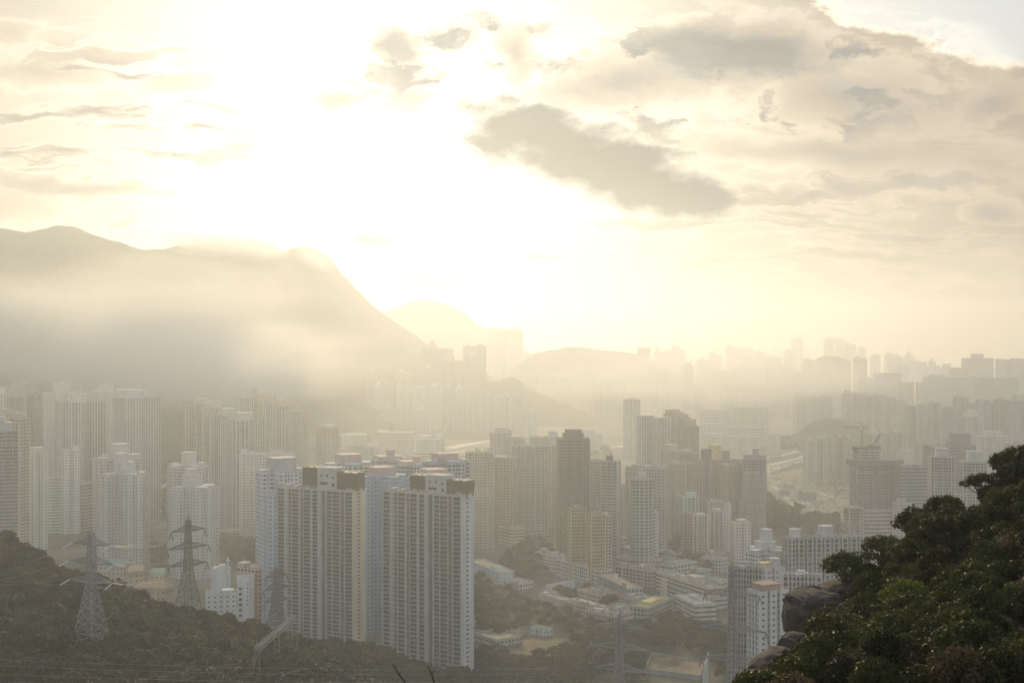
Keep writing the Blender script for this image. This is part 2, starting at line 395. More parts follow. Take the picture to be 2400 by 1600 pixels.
cy = sc.cycles; cy.volume_bounces = 3; cy.max_bounces = 6; cy.diffuse_bounces = 3; cy.glossy_bounces = 2; cy.transmission_bounces = 2
cy.use_denoising = True; cy.sample_clamp_indirect = 6; cy.caustics_reflective = False; cy.caustics_refractive = False

# ------------------------------------------------------------------ haze
V, Fc = [], []
box(V, Fc, (0, 0, -1.6), (17600, 17600, 459))
hz = mesh('haze', V, Fc); struct(hz, 'warm sunlit haze over the whole city', 'stuff')
m = bpy.data.materials.new('haze'); m.use_nodes = True; nt = NT(m.node_tree); nt.n.clear()
out = nt.node('ShaderNodeOutputMaterial'); pv = nt.node('ShaderNodeVolumePrincipled')
pv.inputs['Density'].default_value = HAZE; pv.inputs['Color'].default_value = (.82,.88,1.0,1); pv.inputs['Absorption Color'].default_value = (.9,.9,.9,1); pv.inputs['Anisotropy'].default_value = .66
pv.inputs['Density Attribute'].default_value = ''
nt.l.new(pv.outputs[0], out.inputs['Volume'])
hz.data.materials.append(m)
try: m.cycles.homogeneous_volume = True
except Exception: pass

# ------------------------------------------------------------------ ground sheet
az = [math.radians(a) for a in list(np.arange(-34, 34.01, .4)) + list(range(38, 326, 6))]
ds = [3, 20, 60, 110, 180, 250, 320] + list(np.arange(360, 1320, 14)) + list(np.geomspace(1330, 8000, 40)[1:])
V, Fc = [], []
for d in ds:
    for a in az:
        x, y = d*math.sin(a), d*math.cos(a); V.append((x, y, gz(x, y)))
n = len(az)
for i in range(len(ds)-1):
    for j in range(n):
        k = (j+1) % n; Fc.append((i*n+j, i*n+k, (i+1)*n+k, (i+1)*n+j))
Fc.append(tuple(range(n-1, -1, -1)))
Fc = [tuple(reversed(f)) for f in Fc]
struct(mesh('ground', V, Fc, M['ground'], smooth=True), 'city plain rising to a wooded slope below the viewpoint')

# ------------------------------------------------------------------ mountains and hills
def hill(name, label, ridge, D, wf, wb, amp, mat, res=22, sink=0.6, spur=.25, bumps=0.0, curve=None):
    """a ridge whose skyline at distance D passes the given picture points, falling to the plain in front and behind"""
    px = [p[0] for p in ridge]; py = [p[1] for p in ridge]
    x0, x1 = (px[0]-1200)/F*D, (px[-1]-1200)/F*D
    nx = int((x1-x0)/res)+1; ny = int((wf+wb)/res)+1
    V, Fc = [], []
    for j in range(ny+1):
        for i in range(nx+1):
            col = px[0]+(px[-1]-px[0])*i/nx
            Dr = D if curve is None else float(np.interp(col, *curve))
            y = Dr-wf+(wf+wb)*j/ny
            x = (col-1200)/F*Dr
            top = CZ-(float(np.interp(col, px, py))-800)/F*Dr
            s = (y-Dr)/(wf if y < Dr else wb)
            k = (1-abs(s))
            sp_ = noise.fractal(Vector((x*.0016, y*.0005, 7)), 1.0, 2.0, 4)
            prof = k**(1.15+spur*2*sp_) if k > 0 else 0
            e = min(1, i/ (nx*.04+1), (nx-i)/(nx*.04+1))
            z = top*prof*e
            z += amp*noise.fractal(Vector((x*.009, y*.009, 1)), 1.0, 2.0, 4)*min(1, z/40)*(.35+.65*min(1,abs(s)*4))
            if curve is not None:
                z += top*.11*(noise.ridged_multi_fractal(Vector((x*.0042, y*.0022, 5)), 1.0, 2.1, 5, .9, 2.0)-.9)*min(1, abs(s)*3.2)*min(1, k*3)*(1 if k > 0 else 0)
                z += 5*noise.fractal(Vector((x*.02, y*.02, 9)), 1.0, 2.0, 4)*min(1, z/40)
            if bumps: z += bumps*abs(noise.noise(Vector((x*.09, y*.09, 2))))*min(1, z/20)
            V.append((x, y, max(z, 0)-sink))
    for j in range(ny):
        for i in range(nx):
            a = j*(nx+1)+i; Fc.append((a, a+1, a+nx+2, a+nx+1))
    return struct(mesh(name, V, Fc, mat, smooth=True), label)
hill('mountain', 'long grey mountain ridge with a steep shoulder, veiled by mist',
     [(-900,640),(-500,560),(-250,545),(-100,535),(0,527),(60,534),(95,528),(135,521),(190,531),(240,552),(280,562),(345,581),(400,575),(440,562),(500,551),(560,556),(620,570),(660,580),(700,574),(745,581),(772,598),(800,636),(850,690),(920,748),(1000,805),(1060,842),(1150,880),(1260,905)],
     3000, 420, 800, 14, M['hill'], 14, curve=([-900,0,400,620,760,860,1000,1150,1260],[2450,2500,2560,2700,3150,3650,3950,4050,4150]))
hill('mountain', 'pale far peak behind the shoulder of the long ridge', [(780,800),(900,735),(960,706),(1000,700),(1060,715),(1120,760),(1200,810),(1300,850)], 5600, 700, 700, 14, M['hill'], 40)
hill('hill', 'flat-topped hazy hill behind the far towers', [(1160,905),(1210,860),(1250,828),(1290,820),(1330,812),(1375,812),(1440,822),(1500,828),(1540,850),(1600,880),(1660,905)], 4600, 420, 500, 8, M['hill'], 18, bumps=5)
hill('hill', 'round wooded hill with a long slope amid the hazy estates', [(1030,985),(1060,940),(1090,902),(1130,892),(1165,894),(1195,882),(1215,888),(1240,906),(1280,928),(1330,948),(1390,972),(1450,1000),(1520,1025),(1600,1045)], 3480, 330, 300, 8, M['hill'], 11, bumps=7)
hill('hill', 'low wooded rise in front of the big pink estate', [(1860,1030),(1890,992),(1940,978),(1975,980),(2010,1000),(2060,1030)], 2500, 90, 120, 3, M['hill'], 8, bumps=5)
hill('hill', 'low wooded foot of the mountain behind the cream towers', [(600,1010),(700,960),(800,935),(860,950),(930,985),(1010,1015)], 3000, 150, 260, 4, M['hill'], 12, bumps=5)
# ------------------------------------------------------------------ low cloud lying against the mountain
def mist(label, px, py, D, s, dens, seed, rot=0.0, sc=1.6):
    import bmesh
    bm = bmesh.new(); bmesh.ops.create_icosphere(bm, subdivisions=3, radius=1.0)
    me = bpy.data.meshes.new('mist'); bm.to_mesh(me); bm.free()
    o = bpy.data.objects.new('mist', me); o.location = at(px, py, D); o.scale = s; o.rotation_euler = (0, rot, 0); link(o)
    m = bpy.data.materials.new('mist'); m.use_nodes = True; nt = NT(m.node_tree); nt.n.clear()
    out = nt.node('ShaderNodeOutputMaterial'); pv = nt.node('ShaderNodeVolumePrincipled')
    tc = nt.node('ShaderNodeTexCoord').outputs['Object']
    ln = nt.node('ShaderNodeVectorMath', operation='LENGTH'); nt.l.new(tc, ln.inputs[0])
    mp = nt.node('ShaderNodeMapping'); nt.l.new(tc, mp.inputs[0]); mp.inputs['Location'].default_value = (seed, seed*1.3, 0); mp.inputs['Scale'].default_value = (1, 1, 1.3)
    n = nt.noise(mp.outputs[0], sc, 3, .55)
    d = nt.m('MULTIPLY', nt.sstep(nt.m('ADD', nt.m('SUBTRACT', 1.0, ln.outputs['Value']), nt.m('MULTIPLY', nt.m('SUBTRACT', n, .5), .9)), .05, .75), nt.sstep(ln.outputs['Value'], 1.0, .75))
    nt.l.new(nt.m('MULTIPLY', d, dens), pv.inputs['Density'])
    pv.inputs['Color'].default_value = (.97,.97,.97,1); pv.inputs['Anisotropy'].default_value = .45; pv.inputs['Density Attribute'].default_value = ''
    nt.l.new(pv.outputs[0], out.inputs['Volume']); me.materials.append(m)
    return struct(o, label, 'stuff')
mist('pale mist lying across the lower slopes of the long ridge', 240, 770, 1985, (540, 150, 155), .008, 1.0)
mist('thin veil of mist at the foot of the long ridge behind the left towers', 480, 865, 2260, (430, 190, 105), .0085, 8.0)
mist('golden mist dissolving the far towers right of centre', 1680, 880, 2880, (560, 210, 100), .0042, 11.0)
mist('cloud spilling over the crest of the long ridge', 520, 574, 2560, (170, 130, 38), .018, 3.0, R(4))
mist('small scrap of cloud on the shoulder of the long ridge', 722, 600, 2950, (90, 90, 34), .011, 5.0, R(20))
# ------------------------------------------------------------------ plans of towers (metres, counter-clockwise)
def side(a, b, n, w, dpt):
    """points from a to b with n slots of width w and depth dpt let into the wall (normal to the right of travel points out)"""
    a, b = Vector(a), Vector(b); L = (b-a).length; t = (b-a)/L; nrm = Vector((-t.y, t.x))
    P = [a]
    for i in range(n):
        c = L*(i+1)/(n+1)
        for s, q in ((c-w/2, 0), (c-w/2, 1), (c+w/2, 1), (c+w/2, 0)): P.append(a+t*s+nrm*dpt*q)
    return P
def plan_slab(W, ratio, nx=3, ny=0, w=1.6, dpt=2.2):
    H = W*ratio; c = [(-W/2,-H/2),(W/2,-H/2),(W/2,H/2),(-W/2,H/2)]; P = []
    for i in range(4):
        n = nx if i % 2 == 0 else ny
        P += side(c[i], c[(i+1) % 4], n, w, min(dpt, H*.2))
    return P
def plan_cross(W, ratio=1.0, arm=.44, slot=1):
    H = W*ratio; a, b = W*arm/2, H*arm/2
    c = [(-a,-H/2),(a,-H/2),(a,-b),(W/2,-b),(W/2,b),(a,b),(a,H/2),(-a,H/2),(-a,b),(-W/2,b),(-W/2,-b),(-a,-b)]
    P = []
    for i in range(12):
        p, q = c[i], c[(i+1) % 12]
        L = math.dist(p, q)
        P += side(p, q, slot if L > 7 else 0, 1.3, 1.3)
    return P
def plan_tri(W, ratio=1.0, arm=.36):
    r, a = W*.56, W*arm/2; P = []
    for k in range(3):
        t = math.radians(-90+120*k); d = Vector((math.cos(t), math.sin(t))); n = Vector((-d.y, d.x))
        P += side(d*r-n*a, d*r+n*a, 1 if a > 4 else 0, 1.3, 1.3)
        P += [d*r+n*a]
        t2 = t+math.radians(60); P.append(Vector((math.cos(t2), math.sin(t2)))*a*1.155*1.25)
    Q = []
    for p in P:
        if not Q or (p-Q[-1]).length > .05: Q.append(p)
    return Q
def plan_round(W, ratio=1.0, n=16):
    return [Vector((W/2*math.cos(2*math.pi*i/n), W/2*ratio*math.sin(2*math.pi*i/n))) for i in range(n)]
def plan_bay(W, ratio=.8, n=3, m=2):
    """square tower whose wall steps in and out"""
    H = W*ratio; P = []
    c = [(-W/2,-H/2),(W/2,-H/2),(W/2,H/2),(-W/2,H/2)]
    for i in range(4):
        a, b = Vector(c[i]), Vector(c[(i+1) % 4]); L = (b-a).length; t = (b-a)/L; nr = Vector((-t.y, t.x)); k = n if i % 2 == 0 else m
        for j in range(k):
            s0, s1 = L*j/k, L*(j+1)/k; g = min(1.0, L/k*.14)
            P += [a+t*(s0+g), a+t*(s1-g)]
            if j < k-1: P += [a+t*(s1-g)+nr*1.9, a+t*(s1+g)+nr*1.9]
            else: P += [a+t*(s1-g)+nr*g]
    return P
PLANS = {'slab': plan_slab, 'cross': plan_cross, 'tri': plan_tri, 'round': plan_round, 'bay': plan_bay, 'box': lambda W, r=1.0: plan_slab(W, r, 0, 0)}
WINMESH = {}
def win_mesh(kind):
    """a glazed unit one metre wide and high, four centimetres thick, facing -y"""
    if kind not in WINMESH:
        V, Fc = [], []
        box(V, Fc, (0, 0, 0), (1, .05, 1))
        me = bpy.data.meshes.new('window'); me.from_pydata(V, [], Fc); me.materials.append(M['glass']); me.update(); WINMESH[kind] = me
    return WINMESH[kind]
def walls(poly, z0, z1, pitch, floor, blank, top=1.1):
    """UVs count bays and storeys; a wall that is too narrow, or listed in blank, stays without windows"""
    n = len(poly); V, Fc, uv, info = [], [], [], []
    nf = max(1, round((z1-z0)/floor)); vt = nf*(z1+top-z0)/(z1-z0)
    for i in range(n):
        a, b = poly[i], poly[(i+1) % n]; L = math.dist(a, b)
        k = len(V); V += [(a[0],a[1],z0),(b[0],b[1],z0),(b[0],b[1],z1+top),(a[0],a[1],z1+top)]
        Fc.append((k, k+1, k+2, k+3))
        nb = 0 if (L < 1.25 or i in blank) else max(1, round(L/pitch))
        uv += [(0,0),(nb,0),(nb,vt),(0,vt)]
        info.append((a, b, L, nb))
    # inner face of the parapet, so that it has a thickness from above
    return V, Fc, uv, info, nf
def weld(V, Fc):
    """merges equal points so that the wall is one continuous sheet"""
    key = {}; idx = []; W = []
    for v in V:
        k = (round(v[0], 3), round(v[1], 3), round(v[2], 3))
        if k not in key: key[k] = len(W); W.append(v)
        idx.append(key[k])
    return W, [tuple(idx[i] for i in f) for f in Fc]
def inset(poly, d):
    n = len(poly); out = []
    for i in range(n):
        p, a, b = Vector(poly[i][:2]), Vector(poly[i-1][:2]), Vector(poly[(i+1) % n][:2])
        e1, e2 = (p-a), (b-p)
        if e1.length < 1e-4 or e2.length < 1e-4: out.append(p); continue
        e1.normalize(); e2.normalize(); n1, n2 = Vector((-e1.y, e1.x)), Vector((-e2.y, e2.x)); m = n1+n2
        if m.length < .2: out.append(p); continue
        m = m/m.length; out.append(p+m*min(d/max(m.dot(n1), .35), d*2))
    return out
RNG = random.Random(5)
STY = {'dense': (3.1, .66, .48, .3), 'grid': (3.0, .5, .42, .32), 'dots': (3.4, .3, .34, .34), 'strip': (3.2, .56, .68, .2), 'band': (3.5, 1.1, .42, .34), 'balc': (3.6, .8, .6, .3), 'blank': (3, 0, 0, .3)}
def make_building(name, label, cat, poly, z0, z1, col, sty='dense', floor=2.9, blank=(), pents=(), tanks=0, nwin=0, group=None, roofcol=None, pitch=None, lid=False, sheds=0, rot=0.0, blankcol=None, roofmat=None):
    cx = sum(p[0] for p in poly)/len(poly); cyy = sum(p[1] for p in poly)/len(poly)
    t = thing(name, label, cat, (cx, cyy, z0), 0, group)
    L = [(p[0]-cx, p[1]-cyy) for p in poly]; H = z1-z0
    pt, ww, wh, sill = STY[sty]; pt = pitch or pt
    V, Fc, uv, info, nf = walls(L, 0, H, pt, floor, blank)
    col4 = (*col, 1)
    # parapet: top rim and inner face
    n = len(L); ins = inset(L, .28)
    k = len(V); top = H+1.1
    for (p, q) in zip(L, ins): V += [(p[0],p[1],top),(q[0],q[1],top),(q[0],q[1],H-.2)]
    for i in range(n):
        j = (i+1) % n; a, b = k+3*i, k+3*j
        Fc += [(a, b, b+1, a+1), (a+1, b+1, b+2, a+2)]; uv += [(0,.5)]*8
    W, F2 = weld(V, Fc)
    wl = mesh('wall', W, F2, M[sty], t, uv); wl.color = col4
    rf = mesh('roof', [(p[0], p[1], H) for p in ins], [tuple(range(n))], roofmat or (M['roof'] if roofcol is None else M['tint']), t)
    if roofcol: rf.color = (*roofcol, 1)
    for (bx, by, w, d, h, pc) in pents:
        V, Fc = [], []; box(V, Fc, (bx-cx, by-cyy, H-.1), (w, d, h+.1), rot)
        if h > 3: box(V, Fc, (bx-cx, by-cyy, H+h+.004), (w+.7, d+.7, .35), rot)
        o = mesh('roof_house', V, Fc, M['tint'] if isinstance(pc, tuple) or pc is None else M[pc], t); o.color = (*(pc if isinstance(pc, tuple) else col), 1)
    xs = [p[0] for p in ins]; ys = [p[1] for p in ins]
    for i in range(tanks):
        V, Fc = [], []; a = RNG.random()*6.28; r = min(max(xs)-min(xs), max(ys)-min(ys))*RNG.uniform(.08, .3)
        box(V, Fc, (r*math.cos(a), r*math.sin(a), H-.05), (RNG.uniform(2,5), RNG.uniform(2,4), RNG.uniform(1.5,4)), rot)
        o = mesh('water_tank', V, Fc, M['tint'], t); g = RNG.uniform(.8, 1.1); o.color = (*(min(c*g, .8) for c in col), 1)
    if sheds:
        e1 = Vector(L[1])-Vector(L[0]) if len(L) == 4 else Vector((1, 0))
        for i in range(int(sheds*1.5)):
            a, b = RNG.uniform(.08, .92), RNG.uniform(.15, .85)
            p0, p1, p3 = Vector(ins[0]), Vector(ins[1]), Vector(ins[-1]); q = p0+(p1-p0)*a+(p3-p0)*b
            V, Fc = [], []; box(V, Fc, (q.x, q.y, H-.05), (RNG.uniform(1.5, 5), RNG.uniform(1.5, 3.5), RNG.choice((.5,.9,1.4,2.3,2.6))), rot)
            o = mesh('roof_shed', V, Fc, M['tint'], t); g = RNG.choice(((.42,.4,.37),(.6,.6,.58),(.3,.22,.18),(.25,.3,.34),(.5,.46,.4),(.38,.4,.36))); o.color = (*g, 1)
    if nwin:
        cand = []
        view = Vector((-cx, -cyy)).normalized()
        for i, (a, b, Ln, nb) in enumerate(info):
            if not nb: continue
            tx = Vector((b[0]-a[0], b[1]-a[1]))/Ln; nr = Vector((tx.y, -tx.x)); f = nr.dot(view)
            if f < .25: continue
            for s in range(nb):
                for q in range(nf): cand.append((q - 40*f, i, s, q))
        cand.sort(reverse=False); cand.sort(key=lambda c: -c[3]+ (0 if c[0] < 0 else 5))
        me = win_mesh(sty); fl = H/nf
        for _, i, s, q in cand[:nwin]:
            a, b, Ln, nb = info[i]; tx = Vector((b[0]-a[0], b[1]-a[1]))/Ln
            p = Vector(a)+tx*(Ln*(s+.5)/nb)
            o = bpy.data.objects.new('window', me); o.location = (p.x, p.y, (q+sill)*fl)
            o.rotation_euler = (0, 0, math.atan2(tx.y, tx.x)); o.scale = (ww*Ln/nb, 1, wh*fl); link(o, t)
    return t, H, (cx, cyy)
def tower(name, label, x0, x1, yt, D, rot=0, plan='bay', ratio=.8, col=(.5,.48,.45), sty='dense', pents=(), cat='tower block', floor=2.9, blank=(), tanks=1, nwin=0, group=None, args=(), zb=None, pitch=None, roofcol=None, pc=None):
    """a tower whose outline spans picture columns x0..x1 and whose roof edge shows at yt when it stands D metres off"""
    W = (x1-x0)/F*D; cx = ((x0+x1)/2-1200)/F*D; ra = R(rot); ca, sa = math.cos(ra), math.sin(ra); s = W
    for _ in range(3):
        P = [Vector((p[0]*ca-p[1]*sa, p[0]*sa+p[1]*ca)) for p in PLANS[plan](s, ratio, *args)]
        ext = max(p.x for p in P)-min(p.x for p in P); s *= W/ext
    mx = (max(p.x for p in P)+min(p.x for p in P))/2
    P = [Vector((p.x-mx+cx, p.y+D)) for p in P]
    dep = max(p.y for p in P)-min(p.y for p in P)
    z1 = CZ-(yt-800)/F*(D-dep*.25); z0 = (gz(cx, D)-1.0 if zb is None else zb)
    ps = []
    for q in pents:
        a, b, py = q[:3]; pcx = ((a+b)/2-1200)/F*D; pw = (b-a)/F*D/(abs(ca)+.5*abs(sa)); h = (CZ-(py-800)/F*D)-z1
        ps.append((pcx, D, pw, min(pw, dep*.55), max(h, 1.5), q[3] if len(q) > 3 else pc))
    t, H, c0 = make_building(name, label, cat, P, z0, z1, col, sty, floor, blank, ps, tanks, nwin, group, roofcol, pitch, rot=ra)
    if plan == 'cross':      # round water tank lids near the end of each wing
        for k in range(4):
            d = Vector((math.cos(ra+k*math.pi/2), math.sin(ra+k*math.pi/2)))*s*(.5 if k % 2 == 0 else .5*ratio)*.66
            V, Fc = [], []; lathe(V, Fc, (cx-c0[0]+d.x, D-c0[1]+d.y, H-.05), [(s*.12,0),(s*.12,1.9),(s*.155,1.95),(s*.155,2.3)], 20)
            o = mesh('tank_lid', V, Fc, M['tint'], t); o.color = (*(min(q*1.1, .75) for q in col), 1)
    return t, H, P

def block(name, label, A, B, depth, h, col, sty='grid', cat='building', nx=0, floor=3.2, sheds=0, nwin=0, group=None, roofcol=None, pents=(), pitch=None, blank=(), roofmat=None, tanks=0):
    """a low block: its front wall stands between the two picture points A and B on the ground"""
    a, b = ground(*A), ground(*B); t = Vector((b.x-a.x, b.y-a.y)); L = t.length; t /= L; n = Vector((-t.y, t.x))
    if n.y < 0: n = -n
    a2, b2 = Vector((a.x, a.y)), Vector((b.x, b.y))
    c = [a2, b2, b2+n*depth, a2+n*depth]
    if (b2-a2).cross(n) < 0: c = [b2, a2, a2+n*depth, b2+n*depth]
    P = []
    for i in range(4): P += side(c[i], c[(i+1) % 4], nx if i % 2 == 0 else 0, 1.5, 1.2)
    z0 = min(gz(p.x, p.y) for p in c)-.5; z1 = max(a.z, b.z)+h
    rot = math.atan2(t.y, t.x)
    ps = [((a2+t*(L*u)+n*(depth*v)).x, (a2+t*(L*u)+n*(depth*v)).y, w_, d_, h_, cc) for (u, v, w_, d_, h_, cc) in pents]
    return make_building(name, label, cat, P, z0, z1, col, sty, floor, blank, ps, tanks, nwin, group, roofcol, pitch, sheds=sheds, rot=rot, roofmat=roofmat)
def series(items, label, **kw):
    """towers of one estate, each told apart by its place counted from the left"""
    items = sorted(items, key=lambda q: q[0]+q[1])
    for i, q in enumerate(items):
        k = dict(kw); k.update(q[5] if len(q) > 5 else {})
        if 'pents' not in k:      # roof houses of uneven size, as on real estates
            r = random.Random(int(q[0]*7+q[2])); w = q[1]-q[0]; a = q[0]+w*r.uniform(.08,.35); b = a+w*r.uniform(.25,.5); hh = w*r.uniform(.1,.34)
            k['pents'] = [(a, b, q[2]-hh)] + ([(a+w*.08, a+w*.2, q[2]-hh*1.6)] if r.random() < .5 else []); k['ratio'] = kw.get('ratio', .8)*r.uniform(.75,1.15)
            cc = k.get('col', (.5,.48,.45)); g = r.uniform(.82,1.15); k['col'] = tuple(min(c*g*r.uniform(.96,1.04), .75) for c in cc)
        tower(k.pop('name', 'tower_block'), label.format(ORD[i]), q[0], q[1], q[2], q[3], q[4], **k)
# ------------------------------------------------------------------ the two tall slabs in front
def slab_tower(label, cA, cB, D_B, ratio, yB, zb, endcol, pentpx, nfl=41, nwin=100, first=None):
    """front face from picture column cA (left) to cB (right, nearer); ratio = distance of A over distance of B"""
    B2 = Vector(((cB-1200)/F*D_B, D_B)); A2 = Vector(((cA-1200)/F*D_B*ratio, D_B*ratio))
    t = (B2-A2); Wd = t.length; t /= Wd; n = Vector((-t.y, t.x))
    dep = 14.0; z1 = CZ-(yB-800)/F*D_B; H = z1-zb
    ang = math.atan2(t.y, t.x)
    root = thing('apartment_tower', label, 'tower block', (A2.x, A2.y, zb), ang, 'pair of tall grey slab towers')
    # local: x along the front, y into the building, z up
    fr = [(0,.015,'p'),(.015,.103,'b'),(.103,.127,'p'),(.127,.15,'w'),(.15,.157,'p'),(.157,.2,'b'),(.206,.298,'b'),(.298,.322,'p'),(.322,.354,'r'),(.362,.451,'b'),(.451,.478,'p'),(.478,.546,'b'),(.546,.575,'p'),(.575,.592,'w'),(.592,.6,'p'),(.6,.648,'d'),(.648,.666,'p'),(.666,.735,'b'),(.743,.835,'b'),(.835,.847,'p'),(.847,.893,'r'),(.905,.994,'b')]
    fl = H/nfl; V, Fc = [], []
    def q(*p):
        k = len(V); V.extend(p); Fc.append((k, k+1, k+2, k+3))
    z_t = H+1.4
    x = 0.0; wins = []; small = []; dk = []
    def panel(x0, x1):          # plain pier, broken at every storey so that it welds to the bays
        zz = [0]+[i*fl for i in range(1, nfl+1)]+[z_t]
        for a, b in zip(zz, zz[1:]): q((x0,0,a),(x1,0,a),(x1,0,b),(x0,0,b))
    for a, b, ty in fr:
        a *= Wd; b *= Wd
        if a > x+.02: panel(x, a)
        x = b
        if ty == 'p': panel(a, b); continue
        if ty in 'dr':
            dp = 4.5 if ty == 'd' else 3.0
            q((a,0,0),(a,dp,0),(a,dp,H),(a,0,H)); q((b,dp,0),(b,0,0),(b,0,H),(b,dp,H)); q((a,dp,0),(b,dp,0),(b,dp,H),(a,dp,H))
            q((a,0,H),(a,dp,H),(b,dp,H),(b,0,H)); q((a,0,H),(b,0,H),(b,0,z_t),(a,0,z_t))
            continue
        rc = .75 if ty == 'b' else .3; m = .1 if ty == 'b' else .25
        for i in range(nfl):
            z0, z2 = i*fl, (i+1)*fl; xi, xj = a+m, b-m
            zi, zj = (z0+.16, z2-.2) if ty == 'b' else (z0+1.0, z2-.5)
            q((a,0,z0),(b,0,z0),(xj,0,zi),(xi,0,zi)); q((b,0,z0),(b,0,z2),(xj,0,zj),(xj,0,zi)); q((b,0,z2),(a,0,z2),(xi,0,zj),(xj,0,zj)); q((a,0,z2),(a,0,z0),(xi,0,zi),(xi,0,zj))
            q((xi,0,zi),(xj,0,zi),(xj,rc,zi),(xi,rc,zi)); q((xj,0,zi),(xj,0,zj),(xj,rc,zj),(xj,rc,zi)); q((xj,0,zj),(xi,0,zj),(xi,rc,zj),(xj,rc,zj)); q((xi,0,zj),(xi,0,zi),(xi,rc,zi),(xi,rc,zj))
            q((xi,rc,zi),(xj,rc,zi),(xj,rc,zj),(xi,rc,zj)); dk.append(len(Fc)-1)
            if ty == 'b': wins.append((xi, xj, z0+.95, zj-.12, rc))
            else: small.append((xi, xj, zi, zj, rc))
        q((a,0,H),(b,0,H),(b,0,z_t),(a,0,z_t))
    if x < Wd-.02: panel(x, Wd)
    q((0,dep,0),(0,0,0),(0,0,z_t),(0,dep,z_t)); q((Wd,dep,0),(0,dep,0),(0,dep,z_t),(Wd,dep,z_t))
    W, F2 = weld(V, Fc)
    o = mesh('wall', W, F2, [M['tint'], M['bay_shade']], root)
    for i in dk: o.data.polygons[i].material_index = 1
    o.color = (.45,.45,.44,1)
    # end wall with one column of narrow windows, shader wall
    nfv = nfl*z_t/H
    o = mesh('end_wall', [(Wd,.02,0),(Wd,dep,0),(Wd,dep,z_t),(Wd,.02,z_t)], [(0,1,2,3)], M['dots'], root, [(-.35,0),(1.35,0),(1.35,nfv),(-.35,nfv)]); o.color = (*endcol, 1)
    if endcol[0] > .6: o['label'] = 'cream end wall'
    mesh('roof', [(.2,.2,H),(Wd-.2,.2,H),(Wd-.2,dep-.2,H),(.2,dep-.2,H)], [(0,1,2,3)], M['roof'], root)
    # glazing: the largest hundred as separate windows, the rest of them as one piece
    wins.sort(key=lambda w_: -w_[1]+.0*w_[2])
    me = []
    for v in range(3):
        V, Fc = [], []; cuts = ([0,.22,.5,.78,1], [0,.33,.62,1], [0,.5,.72,1])[v]
        box(V, Fc, (.5,.03,0), (1,.03,1))
        for c in cuts: box(V, Fc, (min(max(c,.012),.988),.0,-.0), (.024,.05,1.003))
        box(V, Fc, (.5,.0,.36), (.998,.04,.03))
        mm = bpy.data.meshes.new('window'); mm.from_pydata(V, [], Fc); mm.materials.append(M['glass']); mm.materials.append(M['tint']); mm.polygons.foreach_set('material_index', [0]*6+[1]*(len(Fc)-6)); mm.update(); me.append(mm)
    rg = random.Random(int(cA))
    for k, (xi, xj, zi, zj, rc) in enumerate(wins[:nwin]):
        w_ = bpy.data.objects.new('window', me[rg.randrange(3)]); w_.location = (xi, rc-.06, zi); w_.scale = (xj-xi, 1, zj-zi); w_.color = (.5,.49,.47,1); link(w_, root)
    V, Fc, mi = [], [], []
    for (xi, xj, zi, zj, rc) in wins[nwin:]+small:
        box(V, Fc, ((xi+xj)/2, rc-.04, zi), (xj-xi, .03, zj-zi)); mi += [0]*6
        for c in rg.choice(((.25,.5,.75), (.33,.66), (.5,.72))):
            box(V, Fc, (xi+(xj-xi)*c, rc-.065, zi), (.09, .05, zj-zi)); mi += [1]*6
    o = mesh('windows', V, Fc, [M['glass'], M['tint']], root, mi=mi); o.color = (.5,.49,.47,1); o['kind'] = 'stuff'
    # air conditioners and washing on the spandrels
    V, Fc = [], []
    for (xi, xj, zi, zj, rc) in wins:
        for _ in range(rg.choice((0, 1, 1, 2))):
            px_ = rg.uniform(xi+.5, xj-.5); box(V, Fc, (px_, rc-.32, zi-.72), (.75,.5,.5))
    o = mesh('air_conditioners', V, Fc, M['tint'], root); o.color = (.3,.29,.28,1); o['kind'] = 'stuff'
    # yellow link beams across the recesses
    V, Fc = [], []
    for a, b, ty in fr:
        if ty == 'r':
            for i in range(3, nfl, 2): box(V, Fc, ((a+b)/2*Wd, .9, i*fl-.3), ((b-a)*Wd-.02, 1.6, .35))
    o = mesh('link_beams', V, Fc, M['tint'], root); o.color = (.5,.43,.26,1); o['kind'] = 'stuff'
    # roof: louvred plant boxes either side of a pale lift core
    def px2x(px): return (px-cA)/(cB-cA)*Wd
    for (a, b, yt, kind) in pentpx:
        xa, xb = px2x(a), px2x(b); h = (yB-yt)/F*D_B*1.0
        V, Fc = [], []
        if kind == 'louvre':
            box(V, Fc, ((xa+xb)/2, 6.5, H+2.6), (xb-xa, 8.5, h-2.6))
            for i in range(int((xb-xa)/.8)): box(V, Fc, (xa+.4+i*.8, 2.2, H+2.7), (.16,.14,h-2.9))
            for sx in (xa+.5, xb-.5):
                for sy in (3, 10): box(V, Fc, (sx, sy, H), (.6,.6,2.6))
            mesh('plant_screen', V, Fc, M['dark'], root)
            V, Fc = [], []
            for i in range(3): lathe(V, Fc, (xa+1.6+i*(xb-xa-3)/2, 6.5, H+h), [(.9,0),(.9,.7),(.75,.9),(.2,.95)], 10)
            o = mesh('cooling_fans', V, Fc, M['white'], root); o['kind'] = 'stuff'
        else:
            box(V, Fc, ((xa+xb)/2, 6.2, H-.1), (xb-xa, 9.5, h)); box(V, Fc, ((xa+xb)/2, 6.6, H+h-.096), (xb-xa-1.2, 9.9, .5))
            o = mesh('lift_core', V, Fc, M['tint'], root); o.color = (.5,.49,.47,1)
            for (u, z, w_, hh) in ((.22,.62,.1,.1), (.52,.62,.1,.1), (.82,.55,.1,.09), (.35,.27,.4,.12), (.84,.2,.13,.16)):
                V, Fc = [], []; box(V, Fc, (xa+(xb-xa)*u, 1.42, H+h*z), ((xb-xa)*w_, .06, h*hh)); mesh('opening', V, Fc, M['glass'], root)
